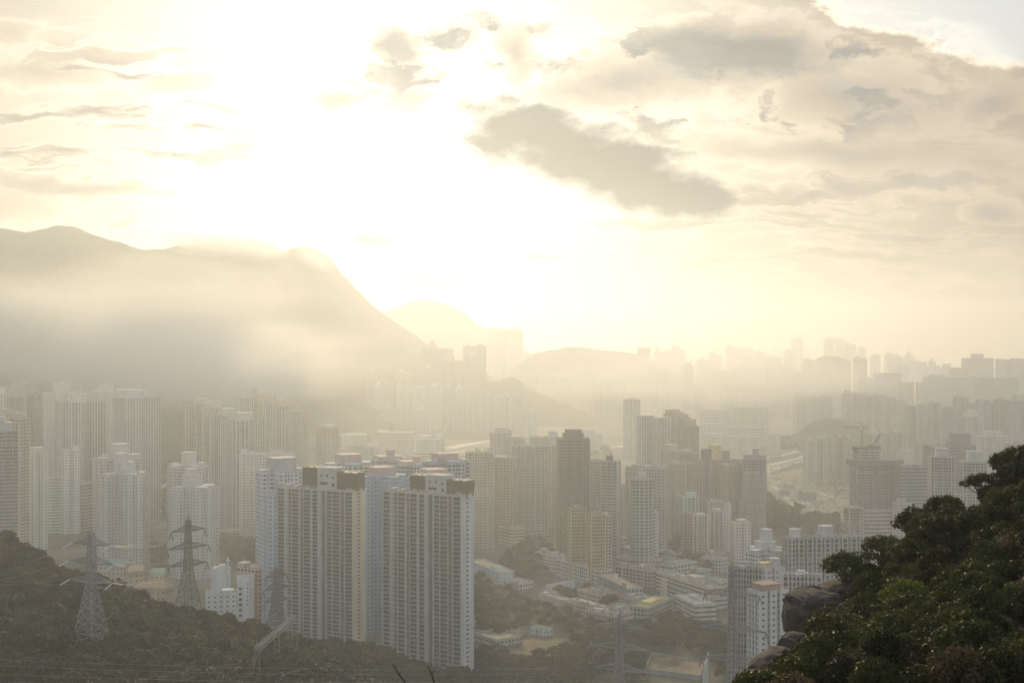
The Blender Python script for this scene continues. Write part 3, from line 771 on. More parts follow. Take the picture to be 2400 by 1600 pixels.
    for (u, w_, h) in ((.1, 3.5, 2.2), (.17, 5.5, 1.2), (.22, 2.5, 1.7), (.95, 2.5, 2.4)):
        V, Fc = [], []; box(V, Fc, (u*Wd, 5, H-.05), (w_, 5, h)); o = mesh('roof_house', V, Fc, M['tint'], root); o.color = (.45,.43,.4,1)
    V, Fc = [], []
    for i in range(6): bar(V, Fc, (Wd*.04+i*.35, 3, H), (Wd*.04+i*1.3+1, 3.2, H+1.8), .05)
    for i in range(5): bar(V, Fc, (Wd*.93+i*.4, 4, H), (Wd*.95+i*.5, 4, H+3), .05)
    mesh('pipework', V, Fc, M['darksteel'], root)
slab_tower('grey slab tower with a cream end wall, behind the lattice beam', 648, 826, 763, 1.033, 1154, 24, (.74,.64,.48), [(705,742,1101,'louvre'),(742,786,1101,'core'),(786,832,1109,'louvre')], 41)
slab_tower('grey slab tower with a grey end wall, reaching lowest into the dark trees', 895, 1080, 741, 1.04, 1165, 9, (.6,.62,.62), [(957,995,1121,'louvre'),(995,1043,1119,'core'),(1043,1088,1127,'louvre')], 42)
# ------------------------------------------------------------------ city: towers
WHT, CRM, GRY, BRN, PNK, BLU, MNT, TAN = (.58,.59,.57), (.58,.52,.42), (.42,.41,.4), (.3,.25,.22), (.52,.38,.36), (.46,.56,.66), (.5,.58,.55), (.5,.42,.3)
T = tower
# left edge
T('apartment_tower', 'grey-fronted tower with bright vertical fins, cut by the left edge above the wood', -40, 46, 1012, 1040, 18, 'slab', .5, (.45,.45,.46), 'balc', [(-25,28,990),(-10,12,978)], nwin=60, args=(4,0), pitch=4)
T('apartment_tower', 'tower with a cream end face just behind the leftmost fin-fronted tower', 20, 70, 982, 1120, -32, 'slab', .6, CRM, 'grid', [(30,58,968),(0,26,960)], nwin=30, args=(2,1))
T('tower_block', 'dark-fronted tower with white roof tanks behind the leftmost cream-ended tower', 14, 64, 932, 1500, 14, 'bay', .7, GRY, 'strip', [(16,62,903),(40,56,896)], tanks=3)
T('tower_block', 'narrow dark tower with a white cap and cream right edge, left of the twin-wing towers', 58, 99, 926, 1530, -24, 'slab', .7, (.42,.4,.38), 'dense', [(64,88,912)], args=(2,1), blank=(1,))
T('tower_block', 'whitish tower rising at the far left edge behind darker ones', -35, 22, 925, 1650, 10, 'bay', .7, WHT, 'dense', [(-15,14,908)])
T('tower_block', 'pale green-white tower with a dotted left wall behind the first twin-wing tower', 98, 186, 920, 1640, 22, 'slab', .6, (.56,.58,.52), 'dots', [(124,166,899),(140,152,893)], args=(2,1))
T('twin_wing_tower', 'twin-wing tower with a white dotted centre, standing left of its higher twin', 128, 242, 944, 1490, 8, 'tri', .9, (.5,.51,.51), 'strip', [(164,206,924),(176,190,914)], args=(.4,), nwin=30, tanks=2)
T('tower_block', 'pale slim tower seen between the two twin-wing towers', 206, 272, 918, 1680, 12, 'bay', .8, (.57,.56,.5), 'grid', [(228,266,904),(240,252,900)])
T('twin_wing_tower', 'tallest twin-wing tower at the right end of its row, with a mast on the roof', 264, 372, 933, 1470, 8, 'tri', .9, (.5,.52,.53), 'strip', [(272,342,913),(332,339,902)], args=(.4,), nwin=30, tanks=2)
T('tower_block', 'small white gridded block in front of the first twin-wing tower', 145, 190, 1055, 1400, 12, 'slab', .6, WHT, 'grid', [(170,186,1045)], args=(1,0), floor=3.1)
T('tower_block', 'pale green tower with a zigzag window wall near the left edge', 66, 114, 1058, 1290, 28, 'slab', .7, (.55,.58,.5), 'dots', [(70,100,1048)], args=(1,1), blank=(3,))
T('office_block', 'low white-green banded office left of the pink-brown school', 114, 150, 1120, 1400, 10, 'box', .5, (.55,.58,.52), 'band', [(134,140,1112)], cat='office building', floor=3.3)
T('school_building', 'low pink-brown school between the left tower and the nearer cross-shaped block', 150, 226, 1134, 1420, -25, 'slab', .8, (.45,.36,.32), 'band', [(170,180,1128)], cat='school', args=(1,1), floor=3.6)
# cross-shaped blocks
T('cross_shaped_tower', 'cross-shaped grey block with stepped round lids, nearest on the left', 236, 346, 1116, 1150, 40, 'cross', 1, (.5,.51,.52), 'dots', [(273,312,1082),(270,298,1062)], nwin=80, tanks=2)
T('tower_block', 'rear wing with a high stepped top behind the left cross-shaped block', 222, 330, 1078, 1210, 40, 'cross', 1, (.52,.5,.48), 'grid', [(262,298,1040),(240,258,1066),(300,325,1064)], tanks=3, nwin=20)
T('cross_shaped_tower', 'cross-shaped grey block with stepped round lids, behind the second pylon', 402, 511, 1146, 1140, 40, 'cross', 1, (.48,.5,.52), 'dots', [(430,466,1112),(436,460,1098)], nwin=80, tanks=2)
T('tower_block', 'rear wing with a slim white tank house behind the pylon-side cross block', 394, 490, 1096, 1210, 40, 'cross', 1, (.52,.51,.5), 'grid', [(428,456,1060),(400,420,1086),(462,480,1084)], tanks=3, nwin=20)
# mid left row
T('tower_block', 'grey-cream tower at the left of the row right of the valley gap', 426, 490, 950, 1500, 20, 'bay', .9, (.46,.43,.39), 'dense', [(452,492,934)], tanks=2)
T('tower_block', 'white-capped tower, second of the row right of the valley gap', 470, 520, 956, 1470, 14, 'bay', .9, (.5,.49,.46), 'dense', [(484,518,941)], tanks=2)
T('tower_block', 'blue-grey tower with a broad flat white cap in the valley row', 488, 545, 976, 1440, 16, 'bay', .9, (.46,.46,.47), 'strip', [(520,552,957)], tanks=2)
T('tower_block', 'nearest tower of the valley row, with a white dotted stripe down its middle', 512, 616, 986, 1400, 10, 'tri', .9, (.46,.47,.48), 'strip', [(555,592,967)], args=(.4,), tanks=2, nwin=20)
cs = [(553,602,934,1760,(578,600,912)), (590,628,940,1740,(603,626,921)), (618,652,945,1720,(628,646,926)), (640,682,952,1700,(649,677,934)), (676,721,966,1680,(680,699,941))]
for i, (a, b, y, D, p) in enumerate(cs):
    T('stepped_tower', f'{ORD[i]} from the left of five brown-cream towers stepping down under tall square tank houses', a, b, y, D, -20, 'bay', .9, (.47,.41,.33), 'strip', [p], tanks=1, group='brown-cream stepped towers', args=(2,2))
T('apartment_tower', 'beige rounded tower standing alone left of the pink-topped estate', 742, 795, 1003, 1720, 18, 'round', .8, (.55,.46,.36), 'dense', [(757,784,996)], nwin=20)
T('tower_block', 'slim white tower with a brown window stripe left of the blue-white estate', 560, 604, 1064, 1330, 10, 'slab', .7, WHT, 'grid', [(564,580,1052)], args=(2,0), nwin=20)
T('tower_block', 'white slab with a toothed roof edge behind the grey-capped blue tower', 600, 690, 1064, 1300, 8, 'slab', .3, (.6,.6,.58), 'grid', [], args=(3,0), tanks=5)
# blue and pink estate
E = 'blue-white towers with pink roof houses'
T('estate_tower', 'pale blue tower with a grey roof house left of the cream-ended slab', 600, 716, 1108, 900, 30, 'cross', 1, (.5,.55,.6), 'grid', [(630,690,1072)], nwin=40, pc=(.42,.42,.42), group=E, tanks=2)
T('estate_tower', 'pale blue wing with blank blue walls touching the left edge of the cream-ended slab', 614, 680, 1160, 850, 30, 'slab', .8, (.4,.5,.6), 'dots', [], args=(1,1), nwin=20, group=E)
T('estate_tower', 'blue-white tower whose pink house rises straight above the cream-ended slab', 752, 880, 1092, 1060, 30, 'cross', 1, (.56,.61,.66), 'balc', [(790,843,1064,PNK)], nwin=30, group=E, tanks=2)
T('estate_tower', 'blue tower filling the gap between the two grey slabs, down to the trees', 836, 962, 1124, 880, 32, 'cross', 1, (.33,.46,.62), 'dots', [(866,921,1094,PNK)], nwin=60, group=E, tanks=2)
T('estate_tower', 'blue-white tower with a high stepped pink house, farthest back of its estate', 870, 962, 1080, 1180, 28, 'cross', 1, (.57,.61,.65), 'balc', [(880,940,1068,PNK),(906,924,1054,PNK)], nwin=20, group=E)
T('estate_tower', 'blue-white tower with a low orange-pink house left of the broad pink-capped one', 926, 1012, 1092, 1060, 28, 'cross', 1, (.56,.6,.64), 'balc', [(934,984,1080,(.62,.42,.34)),(968,984,1070,(.62,.42,.34))], nwin=20, group=E)
T('estate_tower', 'blue-white tower with a broad pink cap at the right end of its estate', 990, 1102, 1086, 960, 30, 'cross', 1, (.53,.6,.67), 'balc', [(1016,1068,1062,PNK)], nwin=40, group=E, tanks=2)
T('estate_tower', 'blue-white tower whose pink house peeps over the grey-ended slab', 950, 1062, 1126, 900, 30, 'cross', 1, (.52,.6,.68), 'balc', [(988,1042,1099,PNK)], nwin=20, group=E)
# centre: brown and cream towers
T('tower_block', 'pale cream slab rising right behind the grey-ended slab tower', 1090, 1158, 1062, 1300, 14, 'slab', .5, (.55,.49,.39), 'dense', [(1100,1110,1056)], args=(4,0), nwin=20)
T('tower_block', 'brown-cream slab, right neighbour of the pale cream one', 1152, 1208, 1074, 1330, -12, 'slab', .6, (.47,.4,.33), 'dense', [(1160,1190,1068)], args=(3,0))
T('tower_block', 'brown tower with a square tank house behind the cream slabs', 1148, 1200, 1016, 1800, 14, 'bay', .8, (.42,.36,.31), 'dense', [(1162,1184,1001),(1190,1200,1006)], tanks=3)
T('tower_block', 'dusky tower with a sunlit roof edge left of the pale grey bays', 1186, 1232, 1030, 1620, 18, 'bay', .8, (.42,.38,.35), 'dense', [(1192,1226,1022)], tanks=3)
T('tower_block', 'grey many-bayed slab behind the wood at the centre', 1200, 1282, 1048, 1360, 12, 'slab', .4, (.4,.38,.36), 'dense', [(1218,1230,1042),(1262,1276,1042)], args=(5,0), tanks=2)
T('tower_block', 'pale slab behind the many-bayed slab, with two small roof boxes', 1240, 1306, 1026, 1640, 8, 'slab', .4, (.48,.44,.39), 'dense', [(1286,1306,1010),(1250,1262,1020)], args=(4,0))
T('tower_block', 'thin cream tower touching the left side of the dark stepped skyscraper', 1280, 1312, 1046, 1400, 16, 'slab', .8, (.52,.45,.36), 'dense', [(1290,1302,1036)], args=(1,0))
T('skyscraper', 'dark stepped skyscraper with a raised flat crown, tallest at the centre', 1304, 1382, 1030, 1180, 4, 'bay', .7, (.2,.17,.15), 'dense', [(1319,1367,1014),(1325,1362,1006)], cat='skyscraper', args=(3,2), nwin=60, tanks=0)
T('tower_block', 'brown tower with a flat box roof right behind the dark skyscraper', 1376, 1414, 1082, 1290, 10, 'bay', .8, (.4,.35,.32), 'dense', [(1388,1411,1075)])
T('apartment_tower', 'grey tower with a dark mast block on its left roof corner', 1408, 1456, 1083, 1190, -16, 'bay', .9, (.46,.45,.44), 'balc', [(1421,1436,1068,(.15,.15,.16)),(1430,1434,1062,(.15,.15,.16))], nwin=40, args=(3,2))
T('tower_block', 'rounded brown tower left of the curved green-glass one', 1465, 1506, 1097, 1300, 10, 'round', .8, (.36,.31,.28), 'dense', [])
T('apartment_tower', 'curved green-glass tower with an open arch on its roof', 1478, 1534, 1124, 1130, 6, 'round', .7, (.4,.46,.44), 'balc', [(1494,1512,1108),(1500,1506,1100)], nwin=50)
T('tower_block', 'grey tower right behind the curved green-glass one', 1504, 1568, 1098, 1240, -14, 'bay', .8, (.42,.41,.4), 'dense', [(1512,1530,1090),(1542,1560,1092)], nwin=30)
T('striped_tower', 'left tower of the tall group, with pale blue vertical stripes', 1493, 1532, 976, 1650, 8, 'slab', .7, (.46,.47,.48), 'strip', [(1502,1524,973)], args=(2,1))
T('striped_tower', 'second tall tower with a blue-grey stripe, beside the stepped brown roofs', 1529, 1574, 981, 1640, 8, 'slab', .7, (.52,.47,.42), 'strip', [(1540,1562,977)], args=(3,1))
for i, (a, b, y, D, p) in enumerate([(1556,1598,972,1760,(1560,1592,960)), (1568,1606,976,1730,(1574,1602,966)), (1580,1618,980,1700,(1584,1612,971)), (1596,1637,1000,1660,(1599,1630,983))]):
    T('stepped_tower', f'{ORD[i]} from the left of four brown towers with round stepped caps in the tall group', a, b, y, D, 6, 'bay', .9, (.33,.26,.22), 'strip', [p], args=(2,2), group='brown towers with stepped caps')
T('tower_block', 'pink-brown tower in front of the stepped brown caps', 1553, 1602, 1058, 1480, 12, 'bay', .8, (.43,.35,.32), 'dense', [(1560,1588,1042)])
T('tower_block', 'dusky brown tower at the foot of the tall group', 1590, 1640, 1062, 1440, -8, 'bay', .8, (.37,.31,.29), 'dense', [(1600,1622,1054)])
T('tower_block', 'brown tower with one cream window stripe under the tall group', 1568, 1632, 1088, 1380, 16, 'slab', .6, (.42,.36,.31), 'dense', [(1576,1590,1080)], args=(2,1))
T('frame_top_tower', 'dusky tower with an open dark frame and yellow walls at its top', 1626, 1690, 1080, 1440, 8, 'bay', .8, (.38,.33,.31), 'dense', [(1645,1666,1052,(.16,.14,.13)),(1664,1689,1042,(.6,.48,.2)),(1650,1664,1062,(.6,.48,.2))], args=(3,2), tanks=0)
T('tower_block', 'dusky tower with a dark square top right of the yellow-topped one', 1676, 1712, 1078, 1470, 8, 'bay', .8, (.36,.32,.31), 'dense', [(1679,1709,1056,(.2,.18,.18))], tanks=0)
T('tower_block', 'cream-striped brown tower left of the purple-brown ones', 1688, 1744, 1092, 1380, 14, 'slab', .6, (.46,.39,.34), 'dense', [(1694,1708,1086)], args=(3,1))
T('tower_block', 'purple-brown tower with a stub mast, right end of the dusky row', 1738, 1799, 1078, 1370, -14, 'bay', .7, (.36,.29,.3), 'dense', [(1742,1798,1065),(1763,1778,1051)], tanks=0, nwin=30)
T('tower_block', 'lower purple tower left of the one with a stub mast', 1714, 1752, 1084, 1420, 8, 'bay', .8, (.38,.29,.3), 'dense', [(1717,1746,1075)], tanks=0)
T('tower_block', 'grey-brown wing in front of the stub-mast tower', 1740, 1790, 1110, 1330, 10, 'slab', .6, (.42,.37,.35), 'dense', [], args=(3,0))
# slim towers above the old quarter
T('apartment_tower', 'yellow-brown slim tower with dark trim, left of a matching pair', 1329, 1374, 1192, 1120, 12, 'bay', .9, (.5,.38,.22), 'dense', [(1340,1362,1184,BRN)], nwin=60, args=(3,2), group='pair of yellow-brown towers')
T('apartment_tower', 'yellow-brown slim tower with dark trim, right of a matching pair', 1377, 1420, 1207, 1090, 12, 'bay', .9, (.5,.38,.22), 'dense', [(1388,1408,1199,BRN)], nwin=60, args=(3,2), group='pair of yellow-brown towers')
T('apartment_tower', 'thin white tower with balconies clinging to the right yellow-brown tower', 1414, 1433, 1210, 1120, 8, 'box', 1, WHT, 'balc', [], nwin=20)
T('apartment_tower', 'slim bright white tower in front of the curved green-glass one', 1509, 1542, 1201, 1180, 14, 'bay', .9, (.66,.66,.63), 'grid', [(1519,1535,1193)], nwin=60, args=(2,2))
T('apartment_tower', 'mint-topped grey tower left of the cream pair', 1594, 1637, 1166, 1330, 10, 'bay', .9, (.44,.5,.47), 'dense', [(1606,1630,1154,MNT)], args=(2,2), nwin=30)
T('apartment_tower', 'dull pink narrow tower in front of the mint-topped one', 1596, 1625, 1204, 1250, 10, 'slab', .8, (.5,.33,.33), 'dense', [], args=(1,1), nwin=20)
T('apartment_tower', 'cream tower with paired window stripes, left of the cream pair', 1622, 1664, 1210, 1230, -14, 'bay', .8, (.58,.52,.47), 'strip', [(1632,1652,1202)], nwin=50, args=(3,2))
T('apartment_tower', 'cream tower with paired window stripes, right of the cream pair', 1663, 1699, 1200, 1250, -14, 'bay', .8, (.57,.51,.46), 'strip', [(1672,1690,1192)], nwin=50, args=(3,2))
T('tower_block', 'grey tower with white corner behind the cream pair', 1654, 1694, 1176, 1330, 8, 'bay', .8, (.46,.44,.43), 'dense', [(1662,1680,1170)])
T('apartment_tower', 'needle-thin white tower right of the cream pair', 1698, 1713, 1182, 1280, 8, 'box', 1, (.6,.62,.63), 'dots', [])
T('apartment_tower', 'pink-white tower with a grey stripe, right of the cream pair', 1711, 1758, 1226, 1220, 14, 'bay', .8, (.6,.52,.49), 'grid', [(1726,1748,1217)], nwin=50, args=(2,2))
T('tower_block', 'dim grey tower standing behind the pink-white one', 1734, 1762, 1178, 1330, 8, 'bay', .8, (.4,.38,.37), 'dense', [])
T('tower_block', 'lilac low tower behind the slim white one', 1566, 1600, 1162, 1380, 10, 'slab', .8, (.44,.37,.37), 'dense', [], args=(1,1))
T('tower_block', 'grey filler tower between the dark skyscraper and the mast-block one', 1452, 1472, 1140, 1360, 8, 'slab', .8, (.44,.4,.36), 'dense', [], args=(1,1))
# right side, middle distance
T('tower_under_construction', 'unfinished grey tower with dark scaffold collars and cranes on top', 1996, 2104, 1084, 1400, 6, 'slab', .5, (.42,.43,.43), 'balc', [], args=(7,2), nwin=60, tanks=0, pitch=4)
T('tower_block', 'grey tower with white window bays on the right behind the hillside trees', 2175, 2238, 1072, 1250, -10, 'bay', .8, (.46,.46,.45), 'balc', [(2192,2222,1050)], nwin=50, args=(3,2))
T('tower_block', 'tower with a white tank house half hidden by the topmost hillside tree', 2250, 2312, 1084, 1240, -8, 'bay', .8, (.48,.48,.46), 'balc', [(2266,2296,1058)], nwin=30, args=(3,2))
T('office_block', 'dark glass office with a lighter inner panel right of the unfinished tower', 2102, 2172, 1094, 1370, 4, 'box', .6, (.25,.26,.26), 'band', [(2112,2160,1088)], cat='office building', floor=3.6)
T('office_block', 'dark office slab behind the white bay tower on the right', 2168, 2282, 1046, 1560, 6, 'box', .4, (.24,.24,.24), 'band', [(2230,2270,1015),(2220,2240,1032)], cat='office building', floor=3.8)
T('office_block', 'white boxy block with a bare side right of the unfinished tower top', 2104, 2150, 1056, 1900, 14, 'box', .8, (.62,.61,.58), 'band', [], cat='office building', floor=3.6, blank=(0,))
T('office_block', 'brown-grey plain block with a pink striped side, right of the white boxy one', 2148, 2198, 1037, 1850, 4, 'box', .7, (.4,.36,.33), 'dots', [], cat='office building', floor=3.6)
T('tower_block', 'broad pale block with twin tank houses on the right', 2276, 2368, 1023, 1850, 6, 'slab', .4, (.57,.55,.52), 'grid', [(2304,2326,1010),(2330,2346,1010)], args=(4,0), floor=3.3)
T('office_block', 'grey block at the right edge behind the hillside trees', 2360, 2440, 1040, 1700, 4, 'box', .5, (.34,.34,.34), 'band', [(2380,2400,1030)], cat='office building', floor=3.6)
T('tower_block', 'pinkish small tower with dark balconies below the unfinished tower', 1980, 2022, 1192, 1300, 12, 'bay', .8, (.5,.4,.38), 'balc', [(1990,2010,1186)], args=(2,2), nwin=24)
T('tower_block', 'low grey podium block at the foot of the unfinished tower', 2018, 2100, 1196, 1380, 4, 'box', .6, (.4,.39,.38), 'band', [], cat='building', floor=4)
T('tower_block', 'pale block with a sunlit lid behind the hillside, right of the podium', 2094, 2134, 1180, 1330, 12, 'box', .8, (.48,.46,.43), 'grid', [(2104,2120,1168)], cat='building')
series([(1884,1912,1034,1880,10),(1906,1934,1030,1890,10),(1928,1956,1026,1900,10),(1950,1978,1026,1910,10),(1972,2000,1028,1920,10),(2040,2066,1020,1950,10),(2062,2092,1016,1960,10),(2086,2120,1014,1970,10)],
  '{} from the left of the cream slab towers behind the unfinished tower', plan='bay', ratio=.9, col=(.5,.46,.41), sty='dense', group='cream towers behind the unfinished tower', args=(2,2), tanks=2)
series([(1972,2000,922,2850,8),(1996,2024,924,2800,8),(2020,2048,930,2760,8),(2044,2072,928,2720,8),(2068,2096,932,2680,8),(2090,2122,938,2640,8)],
  '{} from the left of the dusky pink estate slabs in the haze', plan='slab', ratio=.8, col=(.48,.39,.36), sty='strip', group='dusky pink estate slabs', args=(1,1), tanks=2)
series([(2122,2150,952,2350,8),(2146,2178,948,2330,-8),(2176,2204,945,2400,8),(2200,2240,955,2280,-8),(2236,2268,932,2450,8),(2264,2290,948,2420,6),(2288,2318,938,2350,8),(2312,2340,945,2420,-6),(2334,2364,936,2330,8),(2360,2410,940,2280,6)],
  '{} from the left of the blue-grey estate towers at the right in the haze', plan='bay', ratio=.9, col=(.42,.44,.45), sty='strip', group='blue-grey estate towers', args=(2,2), tanks=3)
T('tower_block', 'pale tower with a stacked white roof in front of the blue-grey estate', 2254, 2300, 978, 2050, 8, 'bay', .9, (.52,.53,.52), 'dense', [(2262,2290,966),(2268,2282,960)], args=(2,2))
for a, b, y, D, p, l in [(2258,2324,840,4300,[(2278,2302,829)],'dark stepped office block, tallest on the right skyline'),(2334,2358,842,4300,[],'slim dark block standing free on the right skyline'),(2360,2430,845,4300,[(2370,2395,840)],'broad dark block at the right end of the skyline'),
  (2170,2264,884,3700,[(2182,2212,878)],'long dark office block under the stepped skyline block'),(2268,2378,886,3500,[(2280,2310,882)],'long dark block at the right below the skyline'),(2224,2262,862,4300,[],'grey shoulder block left of the tallest skyline block'),
  (2050,2110,875,3900,[],'flat-topped grey block, left of the long dark ones'),(2012,2062,888,3700,[(2022,2040,885)],'low grey block beside the flat-topped one on the skyline'),(2108,2140,896,3600,[],'small dark block right of the flat-topped grey one'),(2148,2176,897,3600,[],'small grey block left of the long dark office block')]:
    T('office_block', l, a, b, y, D, 4, 'box', .5, (.2,.2,.21), 'band', p, cat='office building', floor=4, tanks=0)
# the haze: far towers
series([(1882,1908,845,4300,6),(1912,1932,842,4250,6),(1926,1950,836,4300,6),(1946,1970,838,4250,6),(1966,1992,845,4200,6),(2002,2030,841,4300,6)],
  '{} from the left of the grey tower cluster in the golden haze', plan='bay', ratio=.9, col=(.3,.31,.32), sty='strip', group='grey cluster in the golden haze', args=(2,1))
series([(1932,1956,796,7200,5),(1954,1980,797,7100,5),(1983,2006,808,7000,5),(2012,2028,816,6800,5),(1856,1880,794,7400,5),(1838,1860,822,6400,5),(2040,2062,832,6400,5),(2074,2092,830,6200,5),(2092,2112,836,6000,5),(2116,2140,836,6200,5),(2086,2128,852,5200,4),(2138,2170,848,5600,5),(2168,2200,857,5400,5),(2200,2232,862,5200,5),(1700,1730,812,6800,5),(1726,1762,816,6600,5),(1768,1792,826,6300,5),(1660,1690,830,6000,5),(1740,1764,838,5500,5),(1796,1830,838,5600,5)],
  '{} from the left of the faint towers along the golden skyline', plan='bay', ratio=.9, col=(.33,.33,.33), sty='dense', group='faint towers along the golden skyline', args=(2,1))
T('tower_block', 'lone slim dark tower in the bright haze, right of centre', 1601, 1627, 857, 3900, 6, 'round', .8, (.17,.17,.18), 'strip', [(1607,1620,849)], cat='skyscraper', tanks=0)
T('tower_block', 'faint tower under a crane on the flat-topped hazy hill', 1494, 1524, 815, 4350, 6, 'bay', .8, (.33,.32,.3), 'dense', [], tanks=0, args=(2,2))
series([(1530,1560,824,5200,5),(1560,1604,820,5400,5),(1632,1660,846,5000,5),(1646,1676,860,4600,5),(1672,1710,870,4400,5),(1712,1760,868,4500,5),(1762,1790,862,4800,5),(1796,1822,868,4400,5),(1826,1852,862,4300,5),(1852,1880,872,4100,5),(1690,1720,900,3700,5),(1726,1756,905,3600,5),(1762,1790,902,3700,5),(1794,1820,898,3700,5),(1824,1850,900,3600,5),(1852,1880,888,3800,5),(1884,1910,896,3500,5),(1912,1940,892,3600,5),(1942,1968,898,3400,5),(1860,1888,926,3000,5),(1892,1920,930,2950,5),(1924,1950,928,2950,5)],
  '{} from the left of the pale towers dissolving in the golden haze', plan='bay', ratio=.9, col=(.45,.43,.4), sty='strip', group='pale towers in the golden haze', args=(2,1))
series([(1355,1386,870,4000,6),(1386,1410,895,3600,6),(1408,1440,898,3550,6),(1440,1464,892,3600,6),(1260,1285,872,4100,6),(1288,1312,880,4000,6),(1310,1340,884,3900,6),(1540,1570,866,3900,6),(1500,1530,872,3900,6),(1630,1650,905,3500,6)],
  '{} from the left of the hazy towers behind the round wooded hill', plan='bay', ratio=.9, col=(.42,.4,.37), sty='strip', group='hazy towers behind the round hill', args=(2,1))
T('tower_block', 'pair-fronted hazy tower right of the round hill, left of the tall group', 1461, 1500, 938, 2350, 8, 'slab', .6, (.48,.46,.42), 'strip', [(1466,1494,933)], args=(2,1))
# cluster below the mountain
series([(988,1062,818,3420,6),(1020,1094,846,3300,-6),(1085,1112,812,3560,6),(1112,1140,811,3560,6),(1092,1136,835,3380,8),(1140,1186,772,5000,4),(1186,1226,773,5000,4)],
  '{} from the left of the high pale blocks at the mountain foot', plan='slab', ratio=.5, col=(.42,.4,.37), sty='dense', group='high pale blocks at the mountain foot', args=(2,1), floor=3)
series([(858,884,872,3150,6),(876,906,903,3060,6),(896,924,898,3060,6),(926,960,905,3050,6),(966,998,908,3040,6),(1002,1036,907,3040,6),(1042,1066,910,3030,6),(1066,1092,911,3020,6),(984,1018,864,3230,6),(930,966,872,3200,6)],
  '{} from the left of the white towers at the mountain foot', plan='bay', ratio=.9, col=(.6,.6,.58), sty='dense', group='white towers at the mountain foot', args=(2,1), tanks=2)
series([(888,928,958,2960,6),(926,968,958,2950,6),(966,1006,962,2940,6)], '{} from the left of the three long low slabs before the white towers', plan='slab', ratio=.4, col=(.57,.55,.53), sty='strip', group='long low slabs', args=(4,0), tanks=0)
series([(1060,1092,932,3000,6,dict(pents=[(1076,1098,921)])),(1090,1124,930,2990,6,dict(pents=[(1104,1120,919)])),(1122,1158,928,2980,6,dict(pents=[(1132,1152,917)])),(1156,1192,930,2970,6,dict(pents=[(1168,1186,919)])),(1190,1226,932,2960,6,dict(pents=[(1196,1226,918),(1202,1218,910)])),(1230,1260,967,2860,6,dict(pents=[(1238,1250,959)]))],
  '{} from the left of the green-grey towers under the round wooded hill', plan='bay', ratio=.9, col=(.46,.49,.46), sty='strip', group='green-grey towers under the round hill', args=(2,1), pc=(.36,.4,.37))
# hazy slabs right of the tall group
for i, (a, b, y, D, dp) in enumerate([(1638,1690,994,2650,.3),(1690,1800,1002,2500,.12),(1652,1700,1018,2350,.4),(1668,1776,1024,2300,.12),(1800,1830,1018,2300,.8),(1710,1800,955,2900,.12),(1640,1720,962,2850,.15)]):
    T('housing_slab', ('pale long slab at the left end of the hazy slab rows','upper pale long slab right of the tall group, with thin storey lines','short pale slab between the tall group and the lower long slab','lower pale long slab behind the yellow-topped tower','small pale tower at the right end of the long hazy slabs','farthest pale long slab, near the lone slim tower','far pale slab behind the round stepped caps')[i], a, b, y, D, -8, 'slab', dp, (.55,.52,.46), 'band', [], cat='housing slab', args=(2,0), tanks=2, floor=3)
# sunlit low blocks behind the pink-topped estate
T('office_block', 'sunlit white block with a bright roof edge, left of the yellow-lit rows', 796, 862, 1020, 2350, 10, 'slab', .5, (.6,.56,.45), 'band', [(812,858,1016)], cat='building', args=(1,0), floor=3.6)
T('office_block', 'yellow-lit block with wavy storeys below the white towers', 882, 972, 1014, 2350, 8, 'slab', .5, (.6,.54,.4), 'band', [(884,912,1009)], cat='building', args=(3,0), floor=3.6)
T('office_block', 'white angular block with bright slanting roof lines, right of the wavy-storeyed one', 976, 1042, 1030, 2150, -14, 'slab', .7, (.62,.6,.54), 'band', [(985,1010,1020),(1020,1036,1018)], cat='building', args=(1,1), floor=3.8)
T('office_block', 'long low cream hall with a pale roof in front of the white angular block', 970, 1022, 1060, 1900, 6, 'box', .5, (.6,.55,.46), 'band', [], cat='building', floor=4, tanks=0)
T('apartment_block', 'stacked balcony block like a pagoda behind the pink roof houses', 818, 850, 1044, 1900, 18, 'bay', .9, (.5,.42,.34), 'band', [(830,842,1034)], args=(2,2), floor=3.4)
T('apartment_block', 'grey-white block with a flat cap, right of the pagoda-like one', 848, 888, 1050, 1800, 14, 'bay', .8, (.5,.49,.46), 'grid', [(858,876,1043)], args=(2,2))
T('apartment_block', 'low tan block between the beige tower and the pagoda-like block', 794, 824, 1052, 2000, 10, 'box', .8, (.5,.42,.33), 'grid', [])
T('hospital_block', 'pale faint block with a stepped side left of the tall group', 1362, 1396, 1008, 2450, -10, 'box', .6, (.6,.58,.53), 'band', [], cat='building', floor=3.6, tanks=0)
T('hospital_block', 'low pale annex beside the faint block with a stepped side', 1394, 1412, 1018, 2420, -10, 'box', .8, (.56,.54,.5), 'band', [], cat='building', floor=3.6, tanks=0)
# ------------------------------------------------------------------ old quarter: low blocks
LIL, DRT, SAND = (.5,.44,.44), (.38,.36,.34), (.56,.49,.38)
K = block
G = 'low blocks of the old quarter'
K('walkup_block', 'long white five-storey row with dark window bands, left of the yellow-brown pair', (1304,1352),(1404,1381), 14, 15, (.6,.6,.58), 'dense', nx=3, sheds=16, nwin=60)
K('walkup_block', 'small white square block at the upper left end of the long white row', (1277,1338),(1300,1343), 13, 15, (.6,.56,.53), 'grid', sheds=5, nwin=20, pents=[(.5,.5,5,5,3,None)])
K('walkup_block', 'smaller white house left of the square block at the upper end of the row', (1253,1316),(1275,1321), 12, 9, (.6,.57,.54), 'grid', sheds=3, nwin=8, pents=[(.4,.6,5,5,3.5,None)])
K('school_building', 'grey school with gridded dark windows and a long tan roof', (1402,1392),(1470,1426), 13, 15, (.36,.38,.38), 'dense', cat='school', sheds=3, nwin=60, roofcol=(.5,.38,.25))
